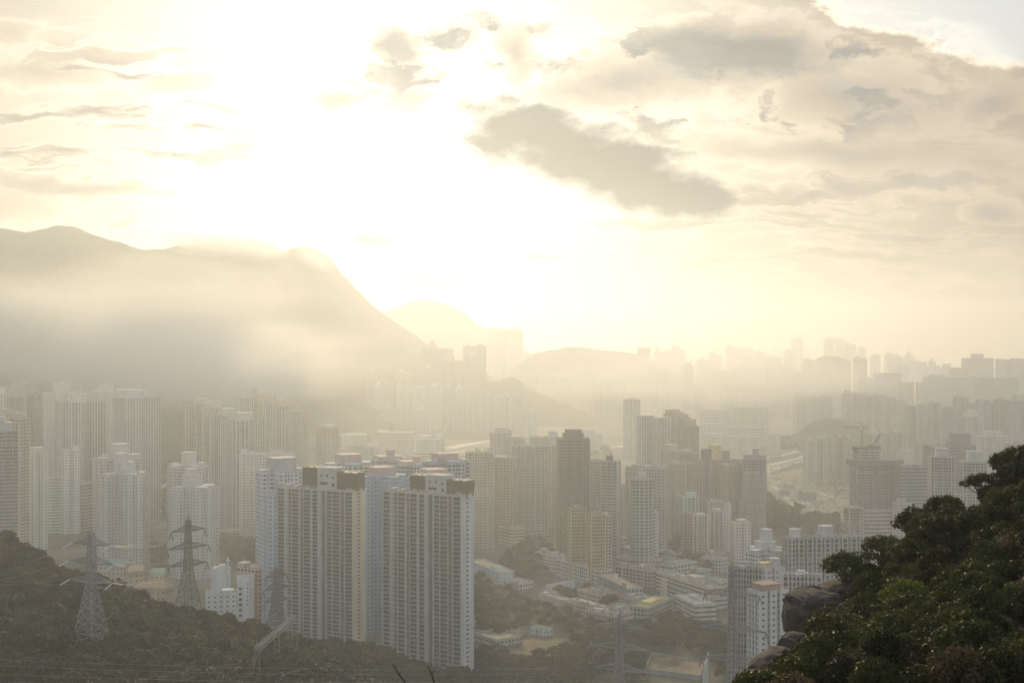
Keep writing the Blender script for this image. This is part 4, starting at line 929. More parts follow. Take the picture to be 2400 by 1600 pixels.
K('walkup_block', 'lilac-white stepped block behind the tan-roofed school', (1442,1366),(1526,1380), 14, 14, (.52,.47,.48), 'balc', nx=4, sheds=14, nwin=50)
K('walkup_block', 'pinkish end block between the lilac one and the long cream school', (1524,1372),(1540,1366), 14, 15, (.55,.42,.43), 'balc', sheds=4, nwin=10)
K('walkup_block', 'white block with a bare grey end at the upper right of the old quarter', (1572,1362),(1634,1352), 13, 13, (.58,.58,.55), 'dense', nx=3, sheds=8, nwin=40)
K('school_building', 'long cream school with dark ribbon windows running down to the right', (1537,1384),(1656,1424), 15, 15, SAND, 'band', cat='school', sheds=8, nwin=0, pents=[(.62,.6,13,9,4.5,SAND)])
K('school_hall', 'low hall with a long blue-grey roof in front of the cream school', (1566,1398),(1662,1432), 16, 9, (.4,.4,.38), 'band', cat='school hall', roofcol=(.2,.25,.28))
K('stair_tower', 'pale cream stair tower at the left end of the blue-grey hall', (1552,1399),(1564,1399), 7, 13.5, (.6,.52,.44), 'blank', cat='building')
K('school_building', 'pale grey school with a flat bright roof and a blank end wall', (1580,1446),(1628,1468), 17, 15, (.58,.55,.51), 'band', cat='school', sheds=4, roofcol=(.6,.54,.45), pents=[(.3,.6,6,6,2.5,None)])
K('school_annex', 'tan ribbed annex joined to the right of the pale grey school', (1659,1434),(1688,1427), 14, 10, (.5,.39,.27), 'strip', cat='building')
K('gabled_block', 'green-grey block under a yellow-edged pitched roof', (1519,1462),(1580,1440), 15, 11, (.4,.43,.4), 'dense', nwin=30, roofcol=(.55,.45,.2), pents=[(.5,.5,22,8,2.4,(.56,.47,.22))])
K('market_block', 'pink low block crammed with roof sheds, nearest to the middle pylon', (1372,1462),(1440,1474), 22, 9, (.52,.4,.39), 'grid', sheds=34, nwin=30)
K('market_block', 'long pale terrace with cluttered roof, left of the pink shed-roofed block', (1322,1432),(1400,1452), 14, 7, (.5,.45,.41), 'grid', sheds=26, nwin=20)
K('market_block', 'salmon block with white roof piping behind the long pale terrace', (1352,1410),(1402,1422), 22, 9, (.56,.39,.31), 'grid', sheds=20, nwin=10, roofcol=(.5,.48,.45))
K('market_block', 'tan low block with blue-grey sheds between the tan-roofed school and the pitched roof', (1442,1420),(1500,1442), 20, 9, (.5,.43,.34), 'dense', sheds=26, nwin=20)
K('market_block', 'brown flat-roofed block with a pale parapet right of the pink one', (1442,1468),(1502,1446), 20, 7, (.42,.34,.3), 'grid', sheds=10, nwin=12)
K('market_block', 'narrow red-roofed row along the back of the salmon block', (1406,1400),(1500,1428), 7, 7, (.45,.3,.27), 'grid', sheds=18)
K('bus_shelter', 'long low pale shed with a corrugated left end beside the wood', (1262,1408),(1322,1424), 9, 5, (.5,.49,.46), 'blank', cat='shed', sheds=3)
K('shed', 'pale blue-white hoarding shed behind the dark trees left of the grey school', (1290,1392),(1348,1382), 6, 6, (.55,.6,.6), 'blank', cat='shed')
# rows behind the long white row
rg = random.Random(3)
for i, (a, b, dp, h, c) in enumerate([((1430,1318),(1470,1325),12,16,LIL),((1474,1326),(1500,1331),12,14,(.5,.5,.48)),((1396,1322),(1428,1328),12,18,(.55,.55,.53)),((1444,1340),(1490,1348),12,13,(.5,.43,.42)),((1494,1346),(1536,1352),12,14,(.56,.5,.44)),((1536,1338),(1572,1346),12,12,(.52,.46,.46)),((1560,1356),(1580,1360),11,12,(.5,.42,.4)),((1424,1300),(1452,1304),12,17,(.55,.56,.55)),((1540,1318),(1580,1324),12,10,(.45,.43,.42)),((1644,1338),(1690,1344),13,12,(.5,.5,.48)),((1650,1318),(1684,1324),12,10,(.48,.46,.44)),((1642,1392),(1690,1400),14,12,(.55,.53,.5)),((1640,1370),(1668,1366),12,11,(.55,.55,.53)),((1666,1412),(1700,1406),14,10,(.52,.45,.4))]):
    K('walkup_block', f'{ORD[i]} from the left of the roof-cluttered low blocks behind the first rows of the old quarter' if 0 else 'low ' + ['lilac','grey','tall white-grey','rose','cream','mauve','rust','white','ash','pale','drab','ivory','bare white','buff'][i] + ' walk-up block with roof sheds ' + ['below the balcony tower','between the lilac and cream ones','right of the yellow-brown pair','in front of the lilac block','left of the white grey-ended block','behind the white grey-ended block','touching the white grey-ended block','beside the yellow-brown pair, farthest back','under the cream pair','left of the big grid slab','under the pink-white tower','behind the long cream school','above the right end of the cream school','beside the tan ribbed annex'][i],
      a, b, dp, h, c, 'dense', sheds=9, nx=1, nwin=16, group=G)
# round the centre wood
K('school_building', 'cream block with a dark window grid standing alone above the wood', (1166,1276),(1202,1284), 14, 19, (.6,.52,.42), 'dense', cat='school', nwin=40, pents=[(.8,.5,6,6,2.5,None)])
K('clinic_building', 'bright white building with three window rows and a left stair tower', (1231,1238),(1264,1241), 14, 15, (.68,.68,.64), 'band', cat='building', pents=[(.1,.4,5,5,8,(.68,.68,.64)),(.85,.4,5,5,3,(.68,.68,.64))])
K('clinic_building', 'grey annex to the right of the bright white building', (1264,1243),(1285,1248), 13, 14, (.46,.45,.44), 'dots', cat='building', nwin=10)
K('podium_block', 'pale stepped block behind the cream gridded school, left', (1108,1262),(1164,1258), 30, 14, (.5,.45,.38), 'band', cat='building', sheds=5)
K('podium_block', 'grey-tan low block at the foot of the pale cream slab', (1108,1230),(1180,1226), 26, 12, (.46,.41,.35), 'band', cat='building', sheds=4)
K('school_building', 'pale blue school with sunlit gold roof edges beside the grey-ended slab', (1098,1342),(1168,1370), 15, 10, (.5,.62,.68), 'dots', cat='school', nwin=20, roofcol=(.62,.48,.28), pents=[(.75,.4,8,8,3,(.5,.62,.68))])
K('village_house', 'pale house with a flat grey roof left of the dark chimney', (1180,1380),(1218,1388), 16, 7, (.5,.48,.47), 'grid', cat='house', nwin=6)
K('village_house', 'small white-gabled house beside the curving lane in the wood', (1282,1492),(1296,1488), 14, 4, (.55,.57,.58), 'dots', cat='house', roofcol=(.4,.35,.32))
K('village_house', 'long low house with a green roof between two pale eaves, right of the grey-ended slab', (1106,1502),(1164,1518), 22, 4.5, (.42,.42,.4), 'grid', cat='house', nwin=10, roofcol=(.2,.22,.17))
K('school_building', 'grey-blue low block glimpsed between the two grey slabs', (852,1432),(878,1436), 12, 8, (.45,.5,.5), 'dots', cat='building')
K('civic_block', 'white stepped civic block with a dark band, left of the blue grey-capped tower', (540,1240),(598,1240), 26, 14, (.66,.65,.62), 'band', cat='building', pents=[(.5,.6,20,10,6,(.64,.63,.6))], sheds=3)
K('podium_block', 'pale platform block behind the white stepped civic one', (548,1206),(600,1204), 22, 12, (.56,.55,.5), 'band', cat='building')
K('service_block', 'long tan wall block left of the white stepped civic one', (508,1236),(538,1238), 10, 8, (.45,.41,.36), 'blank', cat='building')
# church and pink school under the wood
def loc_box(t, name, A, B, u, z, s, col, out=.05):
    a, b = Vector(A), Vector(B); d = (b-a); L = d.length; d /= L; n = Vector((d.y, -d.x)); p = a+d*(L*u)+n*out; V, Fc = [], []
    box(V, Fc, (p.x-t.location.x, p.y-t.location.y, z-t.location.z), s, math.atan2(d.y, d.x))
    o = mesh(name, V, Fc, M['tint'], t); o.color = (*col, 1); return o
WH2 = (.68,.7,.7)
t, H, P = T('church_building', 'white church block with a line of small dark characters, half sunk behind the wood', 552, 599, 1356, 800, 14, 'box', 1.2, WH2, 'blank', [], cat='church', roofcol=(.4,.36,.28), tanks=0)
A_, B_ = P[0], P[1]; zt = CZ-(1356-800)/F*800
for r in range(6):
    loc_box(t, 'window', A_, B_, .16, zt-5.6-r*3.3, (1.9,.12,1.5), (.05,.055,.06))
    if r < 5: loc_box(t, 'window', A_, B_, .6, zt-5.0-r*2.6, (.75,.12,1.2), (.05,.055,.06))
for i in range(6): # the vertical line of six dark characters: too small in the photograph to read, strokes only
    for (du, dz, w_, h_) in ((0,.42,.62,.1), (0,.2,.5,.1), (0,0,.66,.1), (0,0,.1,.56)):
        loc_box(t, 'sign_character', A_, B_, .8+du, zt-5.4-i*1.2+dz, (w_,.1,h_), (.05,.05,.05))
loc_box(t, 'round_emblem', A_, B_, .6, zt-2.8, (1.3,.1,1.5), (.38,.39,.39))
V, Fc = [], []; q = P[3]
for k in range(4):
    a_, b_ = P[k], P[(k+1) % 4]; a3, b3 = (a_.x-t.location.x, a_.y-t.location.y), (b_.x-t.location.x, b_.y-t.location.y)
    for zz in (1.6, 2.1): bar(V, Fc, (*a3, H+zz), (*b3, H+zz), .06)
mesh('railing', V, Fc, M['rail'], t)
t, H, P = T('church_tower', 'tall white chapel block with a slim roof cross beside the line of characters', 492, 544, 1336, 822, 14, 'box', .8, (.62,.65,.67), 'blank', [(500,530,1331)], cat='church', tanks=2)
p = at(534, 1320, 815); lx, ly, lz = p.x-t.location.x, p.y-t.location.y, p.z-t.location.z
V, Fc = [], []; box(V, Fc, (lx, ly, H-.1), (.42,.42,lz-H+4.4), 0); box(V, Fc, (lx, ly, lz+1.9), (3.1,.38,.42), -.35)
mesh('roof_cross', V, Fc, M['white'], t)
t, H, P = T('church_hall', 'white terrace wing with green flat roof and pale railings, lowest part by the second pylon', 480, 556, 1392, 785, 14, 'box', .5, (.64,.67,.67), 'dots', [(520,548,1380)], cat='church hall', roofcol=(.2,.3,.24), tanks=0, nwin=20)
V, Fc = [], []
for k in range(4):
    a_, b_ = P[k], P[(k+1) % 4]; a3, b3 = (a_.x-t.location.x, a_.y-t.location.y), (b_.x-t.location.x, b_.y-t.location.y)
    for zz in (1.5, 2.0): bar(V, Fc, (*a3, H+zz), (*b3, H+zz), .06)
mesh('railing', V, Fc, M['rail'], t)
t, H, P = T('school_building', 'pink school with red-framed tall windows and a pale green roof, right of the church', 555, 634, 1332, 880, -32, 'box', .6, (.6,.47,.42), 'dense', [(560,584,1318,(.55,.44,.4)),(610,632,1330,(.58,.46,.42))], cat='school', roofcol=(.48,.48,.3), tanks=1, nwin=40)
for i in range(9): loc_box(t, 'red_panel', P[0], P[1], .2+i*.09, t.location.z+4, (.9,.3,H-7), (.36,.1,.1), .12)
# low roofs between the wood and the cross-shaped blocks
def lowroof(label, x0, x1, yt, D, rot, ratio, col, rc, cat='hall', name='roofed_hall'):
    t, H, P = T(name, label, x0, x1, yt, D, rot, 'box', ratio, col, 'dots', [], cat=cat, tanks=0, roofcol=rc, floor=4)
    c = sum(P, Vector((0,0)))/4; V = []; o0 = t.location
    for p in P: d = (p-c)*1.12; V.append((c.x+d.x-o0.x, c.y+d.y-o0.y, H+1.15))
    m1 = ((Vector(V[0])+Vector(V[3]))/2); m2 = ((Vector(V[1])+Vector(V[2]))/2); k = m1.lerp(m2, .12); l = m2.lerp(m1, .12); k.z += 3.2; l.z += 3.2
    V += [tuple(k), tuple(l)]
    o = mesh('hipped_roof', V, [(0,1,5,4),(2,3,4,5),(3,0,4),(1,2,5),(3,2,1,0)], M['tint'], t); o.color = (*rc, 1)
lowroof('green corrugated hall roof behind the leftmost pylon', 226, 306, 1324, 960, -14, .5, (.34,.34,.31), (.2,.27,.25))
lowroof('orange-brown temple roof just above the wood before the second pylon', 322, 402, 1380, 830, -10, .5, (.36,.31,.26), (.42,.3,.2), 'temple', 'temple_hall')
lowroof('small green temple roof behind the orange-brown one', 352, 392, 1346, 900, -10, .6, (.5,.42,.3), (.3,.42,.3), 'temple', 'temple_hall')
lowroof('tan pavilion roof between the two cross-shaped blocks and the wood', 298, 340, 1342, 930, 20, .7, (.38,.33,.28), (.45,.35,.22), 'pavilion', 'pavilion')
# grand stepped estate lower right
ZG = 'ribbed estate slabs with tiled terrace tops'
T('ribbed_slab', 'ribbed grey slab with a tiled roof terrace behind the right pylon', 1704, 1790, 1332, 700, -16, 'slab', .35, (.44,.43,.42), 'strip', [], args=(5,1), tanks=3, nwin=60, group=ZG, roofcol=(.5,.36,.28), pitch=3)
T('ribbed_slab', 'white ribbed slab with a sloping brown cap, left of the boulder', 1752, 1846, 1388, 640, 24, 'slab', .6, (.58,.6,.6), 'dots', [(1768,1824,1366,(.4,.27,.22))], args=(2,3), tanks=1, nwin=60, group=ZG, roofcol=(.45,.3,.24))
T('ribbed_slab', 'grey-white ribbed slab with a tiled top just above the boulder', 1832, 1926, 1350, 680, -8, 'slab', .35, (.54,.55,.55), 'strip', [], args=(4,1), tanks=3, nwin=60, group=ZG, roofcol=(.5,.36,.28), pitch=3)
T('ribbed_slab', 'long ribbed slab behind the leftmost hillside tree, with a tiled top', 1834, 2030, 1262, 840, 8, 'slab', .22, (.47,.47,.46), 'strip', [(1920,1950,1232,(.5,.52,.52)),(1852,1874,1240,(.58,.58,.57))], args=(8,1), tanks=3, nwin=60, group=ZG, roofcol=(.5,.36,.28), pitch=3)
T('cross_shaped_tower', 'white cross-shaped block with a tall square core, left of the long ribbed slab', 1744, 1846, 1296, 860, 36, 'cross', 1, (.6,.61,.6), 'grid', [(1774,1812,1268),(1784,1806,1240)], tanks=2, nwin=60)
T('sail_roof_tower', 'pale tower with a tan curved roof shell between the ribbed slabs', 1774, 1838, 1334, 760, 10, 'slab', .6, (.55,.54,.53), 'dots', [(1778,1808,1318,(.62,.48,.32)),(1804,1826,1308,(.52,.5,.5))], args=(1,1), tanks=0, nwin=20)
# ------------------------------------------------------------------ roads, courts, site
def strip(name, pts, width, mat, lift=.05, label=None, zadd=0.0, thick=0.0, parapet=False, n=6):
    P = [ground(*p[:2], lift) + Vector((0, 0, (p[2] if len(p) > 2 else zadd))) for p in pts]
    Q = []
    for i in range(len(P)-1):
        p0, p1, p2, p3 = P[max(i-1, 0)], P[i], P[i+1], P[min(i+2, len(P)-1)]
        for k in range(n):
            s = k/n; Q.append(.5*((2*p1)+(p2-p0)*s+(2*p0-5*p1+4*p2-p3)*s*s+(3*p1-p0-3*p2+p3)*s**3))
    Q.append(P[-1]); V, Fc = [], []
    for i, q in enumerate(Q):
        d = Q[min(i+1, len(Q)-1)]-Q[max(i-1, 0)]; d.z = 0; d.normalize(); nn = Vector((-d.y, d.x, 0))*width/2
        zz = q.z if thick or zadd else max(q.z, gz(q.x, q.y)+lift)
        for s, h in ((-1,0),(1,0)): V.append((q.x+nn.x*s, q.y+nn.y*s, zz))
        if thick:
            for s in (1,-1): V.append((q.x+nn.x*s, q.y+nn.y*s, zz-thick))
    m = 4 if thick else 2
    for i in range(len(Q)-1):
        a, b = i*m, (i+1)*m
        for k in range(m if thick else 1):
            j = (k+1) % m; Fc.append((a+k, a+j, b+j, b+k))
    o = mesh(name, V, [tuple(reversed(f)) for f in Fc] if not thick else Fc, mat)
    return Q, o
def road(name, pts, width, mat=None, label=None, lift=.05):
    Q, o = strip(name, pts, width, mat or M['road'], lift); return struct(o, label)
def viaduct(label, pts, width, h, n=6):
    Q, o = strip('deck', pts, width, M['road'], 0, zadd=h, thick=1.4, n=n)
    t = thing('viaduct', label, 'elevated road', (Q[0].x, Q[0].y, 0)); mw = Vector((Q[0].x, Q[0].y, 0))
    for v in o.data.vertices: v.co -= mw
    o.parent = t
    for s in (-1, 1):
        V, Fc = [], []
        for i, q in enumerate(Q):
            d = Q[min(i+1, len(Q)-1)]-Q[max(i-1, 0)]; d.z = 0; d.normalize(); nn = Vector((-d.y, d.x, 0))
            for off, z in ((width/2-.02, -.5), (width/2-.02, 1.0), (width/2+.25, 1.0), (width/2+.25, -.5)): V.append(tuple(q+nn*s*off+Vector((0,0,z))-mw))
        for i in range(len(Q)-1):
            for k in range(4): Fc.append((i*4+k, i*4+(k+1) % 4, (i+1)*4+(k+1) % 4, (i+1)*4+k))
        mesh('parapet', V, Fc, M['conc'], t)
    for q in Q[1:-1:max(1, n//2)]:
        V, Fc = [], []; g = gz(q.x, q.y); box(V, Fc, (q.x-mw.x, q.y-mw.y, g-.5), (1.6, 1.6, max(q.z-1.4-g+.5, .6))); mesh('pier', V, Fc, M['conc'], t)
    return t
viaduct('curving elevated road ending in a loop between the twin-wing towers and the valley row', [(330,1172),(362,1160),(384,1150),(388,1138),(374,1128),(352,1126)], 9, 7)
viaduct('elevated road crossing behind the wood from the left tower to the cross-shaped blocks', [(20,1262),(90,1240),(150,1234),(222,1232),(350,1234)], 11, 8)
viaduct('elevated road running behind the church and the pylon-side cross block', [(500,1262),(560,1262),(640,1264)], 12, 9)
viaduct('sunlit elevated road climbing left of the cream towers behind the site', [(1800,1104),(1850,1092),(1886,1084)], 16, 9)
road('road', [(1760,1112),(1830,1092),(1880,1074),(1920,1060)], 30, label='wide sunlit road left of the cream slab towers')
road('road', [(1790,1075),(1850,1062),(1900,1046)], 22, label='sunlit road beyond the wide one')
road('road', [(1050,1050),(1090,1042),(1140,1034),(1200,1024)], 26, label='bright road in the hazy green behind the pink-topped estate')
road('road', [(1440,1048),(1490,1040),(1560,1030)], 24, label='bright road left of the tall group')
road('road', [(980,1072),(1060,1060),(1130,1056)], 16, label='hazy road before the white angular block')
road('lane', [(1180,1520),(1230,1512),(1262,1500),(1292,1492)], 5, M['asphalt'], label='grey lane curving up to the white-gabled house', lift=.12)
road('road', [(1100,1590),(1200,1592),(1290,1598),(1350,1575)], 8, M['asphalt'], label='pale lane along the foot of the picture', lift=.2)
road('road', [(1200,1352),(1250,1346),(1300,1350),(1360,1380),(1400,1400)], 9, M['asphalt'], label='street in front of the long white row')
road('road', [(1380,1330),(1440,1332),(1540,1330),(1640,1336)], 8, M['asphalt'], label='street behind the old quarter')
road('road', [(120,1226),(170,1205),(220,1196)], 9, label='road beside the pink-brown school')
def patch(name, pts, mat, lift, label, kind='structure'):
    P = [ground(*p, lift) for p in pts]; c = sum(P, Vector())/len(P)
    P = [Vector((p.x, p.y, max(p.z, gz(p.x, p.y)+lift))) for p in P]
    return struct(mesh(name, P, [tuple(range(len(P)))], mat), label, kind)
patch('playing_court', [(346,1238),(398,1238),(396,1222),(348,1222)], M['pitch'], .06, 'green hard court between the two cross-shaped blocks')
patch('earth', [(1770,1190),(1800,1150),(1790,1115),(1850,1098),(1960,1105),(2000,1140),(2000,1200),(1950,1215),(1880,1200)], M['soil'], .05, 'bare brown earth of the building site')
# dry slope in the wood
P = []
V, Fc = [], []
n = 10
for j in range(n+1):
    for i in range(n+1):
        u, v = i/n, j/n; px = 1205+u*110+20*v; py = 1552-v*52-u*10
        g = ground(px, py, .25); V.append(tuple(g))
for j in range(n):
    for i in range(n): a = j*(n+1)+i; Fc.append((a, a+1, a+n+2, a+n+1))
struct(mesh('dry_grass_slope', V, Fc, M['dry'], smooth=True), 'patch of dry grass on the slope beside the lane')
# site sheds and stacks
for i, (px, py, s, c) in enumerate([(1838,1160,(14,9,7),(.2,.2,.2)),(1892,1172,(20,10,12),(.24,.25,.25)),(1876,1186,(12,7,4),(.5,.45,.38)),(1850,1142,(18,8,5),(.32,.3,.28)),(1930,1176,(10,6,4),(.5,.3,.22)),(1828,1136,(7,7,5),(.66,.62,.55))]):
    g = ground(px, py); V, Fc = [], []; box(V, Fc, (0,0,-.3), s); k = len(V)
    x, y, z = s[0]/2+.3, s[1]/2+.3, s[2]-.3
    V += [(-x,-y,z),(x,-y,z),(x,y,z),(-x,y,z),(-x,0,z+1.6),(x,0,z+1.6)]
    R2 = [(k,k+1,k+5,k+4),(k+2,k+3,k+4,k+5),(k,k+4,k+3),(k+1,k+2,k+5)]
    t = thing('site_shed', ['dark square site shed at the left of the brown building site','tall dark grey site shed in the middle of the brown building site','low sand-coloured site shed beside the tall dark one','grey long-roofed shed at the back of the building site','small rust-coloured site shed near the unfinished tower','small pale box shed at the far left of the building site'][i], 'shed', tuple(g), .3*i)
    o = mesh('wall', V[:8], Fc, M['tint'], t); o.color = (*c, 1)
    o = mesh('roof', V[k:], [tuple(q-k for q in f) for f in R2], M['tint'], t); o.color = (*(min(q*1.4, .7) for q in c), 1)
for i, (pts, w_) in enumerate([([(1886,1170),(1908,1194)],3.5),([(1798,1132),(1830,1152),(1862,1190)],6),([(1912,1128),(1940,1136)],4),([(1878,1106),(1894,1113)],4),([(1920,1152),(1960,1168),(1990,1180)],6)]):
    road('site_track', pts, w_, M['road'], label='pale track across the building site', lift=.12)
# clutter of the site: pipes, planks, machines too small to tell apart
rg = random.Random(21); V, Fc = [], []
for i in range(420):
    px_, py_ = rg.uniform(1796, 1990), rg.uniform(1104, 1202); g = ground(px_, py_)
    box(V, Fc, (g.x, g.y, -.2), rg.choice(((6,1.2,1.2),(2.5,2.5,2.6),(9,.8,.7),(4,3,3),(1,1,6),(12,2.4,1.0))), rg.uniform(0, 3.1))
o = mesh('debris', V, Fc, M['tint']); o.color = (.5,.44,.36,1); struct(o, 'heaps of building material scattered over the site', 'stuff')
# ------------------------------------------------------------------ cranes
def lattice(V, Fc, a, b, w0, w1, n, r):
    """square lattice mast from a to b"""
    a, b = Vector(a), Vector(b); d = (b-a).normalized(); x = d.cross(Vector((0,0,1))) if abs(d.z) < .9 else d.cross(Vector((0,1,0))); x.normalize(); y = d.cross(x)
    C4 = [(-1,-1),(1,-1),(1,1),(-1,1)]; pts = []
    for i in range(n+1):
        s = i/n; p = a+(b-a)*s; w_ = w0+(w1-w0)*s
        pts.append([p+x*(u*w_/2)+y*(v*w_/2) for u, v in C4])
    for k in range(4): bar(V, Fc, pts[0][k], pts[-1][k], r)
    for i in range(n):
        for k in range(4):
            j = (k+1) % 4
            bar(V, Fc, pts[i][k], pts[i+1][j], r*.6); 
            if i % 2 == 0: bar(V, Fc, pts[i+1][k], pts[i+1][j], r*.6)
def tower_crane(label, px, py, D, h, jib, az_, zb):
    p = at(px, py, D); t = thing('tower_crane', label, 'crane', (p.x, p.y, zb), az_)
    V, Fc = [], []; lattice(V, Fc, (0,0,0), (0,0,h), 1.8, 1.8, max(4, int(h/2.5)), .16); mesh('mast', V, Fc, M['darksteel'], t)
    V, Fc = [], []; lattice(V, Fc, (1,0,h+.5), (jib,0,h+1), 1.4, .9, int(jib/2.5), .13); bar(V, Fc, (0,0,h+6), (jib*.6,0,h+1.2), .08); mesh('jib', V, Fc, M['darksteel'], t)
    V, Fc = [], []; lattice(V, Fc, (-1,0,h+.5), (-jib*.35,0,h+.6), 1.4, 1.4, 4, .13); bar(V, Fc, (0,0,h+6), (-jib*.33,0,h+1), .08); mesh('counter_jib', V, Fc, M['darksteel'], t)
    V, Fc = [], []; box(V, Fc, (-jib*.32,0,h-1.6), (2.4,1.4,2.2)); mesh('counterweight', V, Fc, M['conc'], t)
    V, Fc = [], []; box(V, Fc, (.9,1.3,h-1.2), (1.6,1.4,2)); mesh('cab', V, Fc, M['white'], t)
    V, Fc = [], []; lattice(V, Fc, (0,0,h), (0,0,h+6), 1.4, .3, 3, .13); mesh('tower_head', V, Fc, M['darksteel'], t)
def luffing(label, px, py, D, L, el, az_, name='crawler_crane'):
    g = ground(px, py) if D is None else at(px, py, D); t = thing(name, label, 'crane', tuple(g), az_)
    V, Fc = [], []; lattice(V, Fc, (0,0,1.8), (L*math.cos(el),0,1.8+L*math.sin(el)), 2.0, .8, int(L/3), .22); mesh('boom', V, Fc, M['darksteel'], t)
    V, Fc = [], []; box(V, Fc, (-2,0,1.1), (6,3.2,2.4)); o = mesh('cab', V, Fc, M['tint'], t); o.color = (.5,.36,.1,1)
    for s in (-1.8, 1.8):
        V, Fc = [], []; box(V, Fc, (-1,s,-.2), (7,1.0,1.2)); mesh('track', V, Fc, M['darksteel'], t)
# unfinished tower: upper lift, collars, cranes
up = thing('scaffold_collar', 'dark scaffold collar wrapped round the shoulder of the unfinished tower', 'scaffolding', tuple(at(2050,1090,1400)))
V, Fc = [], []; box(V, Fc, (0,0,0), (54,29,6.5), R(6)); o = mesh('netting', V, Fc, M['tint'], up); o.color = (.16,.165,.16,1)
V, Fc = [], []
for i in range(26): bar(V, Fc, (-26.5+i*2.1,-14.9-.04*i+1.4-.0,-.5), (-26.5+i*2.1,-14.9-.04*i+1.4,7.4), .12)
mesh('poles', V, Fc, M['darksteel'], up)
T('tower_under_construction', 'raised unfinished core with its own dark collar, rising from the grey tower', 2003, 2058, 1056, 1400, 6, 'bay', .8, (.38,.39,.39), 'band', [(1999,2062,1046,(.16,.165,.16))], args=(3,2), tanks=0, pitch=4, zb=70)
tower_crane('tower crane standing above the unfinished tower, jib to the left', 2020, 1060, 1402, 22, 20, R(172), at(2020,1050,1402).z)
luffing('small luffing crane leaning right on the unfinished tower roof', 2048, 1046, 1398, 14, R(58), R(10), 'roof_crane')
luffing('tall crawler crane with a steep boom on the brown building site', 1962, 1160, None, 40, R(78), R(170))
luffing('crawler crane with a low boom near the unfinished tower', 1952, 1172, None, 22, R(42), R(20))
tower_crane('tiny tower crane on the faint hilltop tower', 1506, 812, 4340, 22, 26, R(10), at(1506,813,4340).z)
# slender chimney in the wood
g = ground(1211, 1404); V, Fc = [], []; lathe(V, Fc, (0,0,-.5), [(.9,0),(.8,6),(.7,14.5),(.85,14.6),(.85,15.4)], 12)
tag(mesh('chimney', V, Fc, M['tint'], None, loc=tuple(g)), 'slender dark chimney rising from the wood at the centre', 'chimney').color = (.13,.12,.11,1)
# ------------------------------------------------------------------ pylons and lines
def pylon(label, px, ytop, D, rot, H=None, base=5.2, arm=8.5, levels=(.6,.75,.9), ins='tension', rad=.19, steel='steel', group='lattice pylons on the hillside'):
    X = (px-1200)/F*D; g = gz(X, D); ztop = CZ-(ytop-800)/F*D; H = ztop-g
    t = thing('pylon', label, 'pylon', (X, D, g-.3), R(rot), group)
    def wd(s): return base*(1-s/.56)+1.5*(s/.56) if s < .56 else 1.5-.75*(s-.56)/.44
    lv = [0,.1,.2,.29,.37,.44,.5,.56]+[.56+.44*i/9 for i in range(1,10)]
    V, Fc = [], []
    C4 = [(-1,-1),(1,-1),(1,1),(-1,1)]; pts = [[Vector((u*wd(s), v*wd(s), s*H)) for u, v in C4] for s in lv]
    for i in range(len(lv)-1):
        for k in range(4):
            j = (k+1) % 4
            bar(V, Fc, pts[i][k], pts[i+1][k], rad*1.35)
            bar(V, Fc, pts[i][k], pts[i+1][j], rad*.7); bar(V, Fc, pts[i][j], pts[i+1][k], rad*.7); bar(V, Fc, pts[i+1][k], pts[i+1][j], rad*.7)
            if lv[i] < .5:
                m = (pts[i][k]+pts[i+1][k]+pts[i][j]+pts[i+1][j])/4; bar(V, Fc, (pts[i][k]+pts[i+1][k])/2, m, rad*.5); bar(V, Fc, (pts[i][j]+pts[i+1][j])/2, m, rad*.5)
    mesh('lattice_mast', V, Fc, M[steel], t)
    tips = []
    for q, s in enumerate(levels):
        L = arm*(1.0, 1.12, .92)[q % 3]
        for sg in (-1, 1):
            V, Fc = [], []; w_ = wd(s); z = s*H; tip = Vector((sg*(w_+L), 0, z+.4)); n = 5
            for v in (-1, 1):
                a0, a1 = Vector((sg*w_, v*w_, z)), Vector((sg*w_, v*w_, z+2.6))
                bar(V, Fc, a0, tip, rad*.9); bar(V, Fc, a1, tip, rad*.9); pr = a1
                for i in range(1, n):
                    b_ = a0+(tip-a0)*(i/n); c_ = a1+(tip-a1)*(i/n); bar(V, Fc, pr, b_, rad*.55); bar(V, Fc, b_, c_, rad*.55); pr = c_
            for i in range(n):
                a0, a1 = Vector((sg*w_, -w_, z)), Vector((sg*w_, w_, z)); bar(V, Fc, a0+(tip-a0)*(i/n), a1+(tip-a1)*((i+1)/n), rad*.55); bar(V, Fc, a0+(tip-a0)*(i/n), a1+(tip-a1)*(i/n), rad*.55)
            mesh('crossarm', V, Fc, M[steel], t)
            if ins:
                for dv in (-1, 1):
                    V, Fc = [], []
                    if ins == 'tension':
                        e = tip+Vector((sg*.6, dv*4.6, -1.4)); bar(V, Fc, tip, e, .1); dr = (e-tip)
                        for i in range(12): bar(V, Fc, tip+dr*(.1+.075*i), tip+dr*(.1+.075*i+.05), .24, n=8)
                    else:
                        e = tip+Vector((dv*.9, 0, -3.6)); bar(V, Fc, tip, e, .09); dr = (e-tip)
                        for i in range(9): bar(V, Fc, tip+dr*(.15+.09*i), tip+dr*(.15+.09*i+.06), .2, n=8)
                    mesh('insulator', V, Fc, M['insul' if ins == 'tension' else 'darksteel'], t)
            tips.append(t.matrix_basis @ tip if False else Matrix.Translation(t.location) @ Matrix.Rotation(R(rot), 4, 'Z') @ tip)
    V, Fc = [], []; bar(V, Fc, (0,0,H), (0,0,H+2.5), rad)
    for u, v in C4: bar(V, Fc, (u*.75, v*.75, H), (0,0,H+2.4), rad*.8)
    mesh('peak', V, Fc, M['steel'], t)
    return tips
p1 = pylon('lattice pylon with bright white insulators, leftmost above the dark wood', 214, 1246, 470, -24, base=5.6)
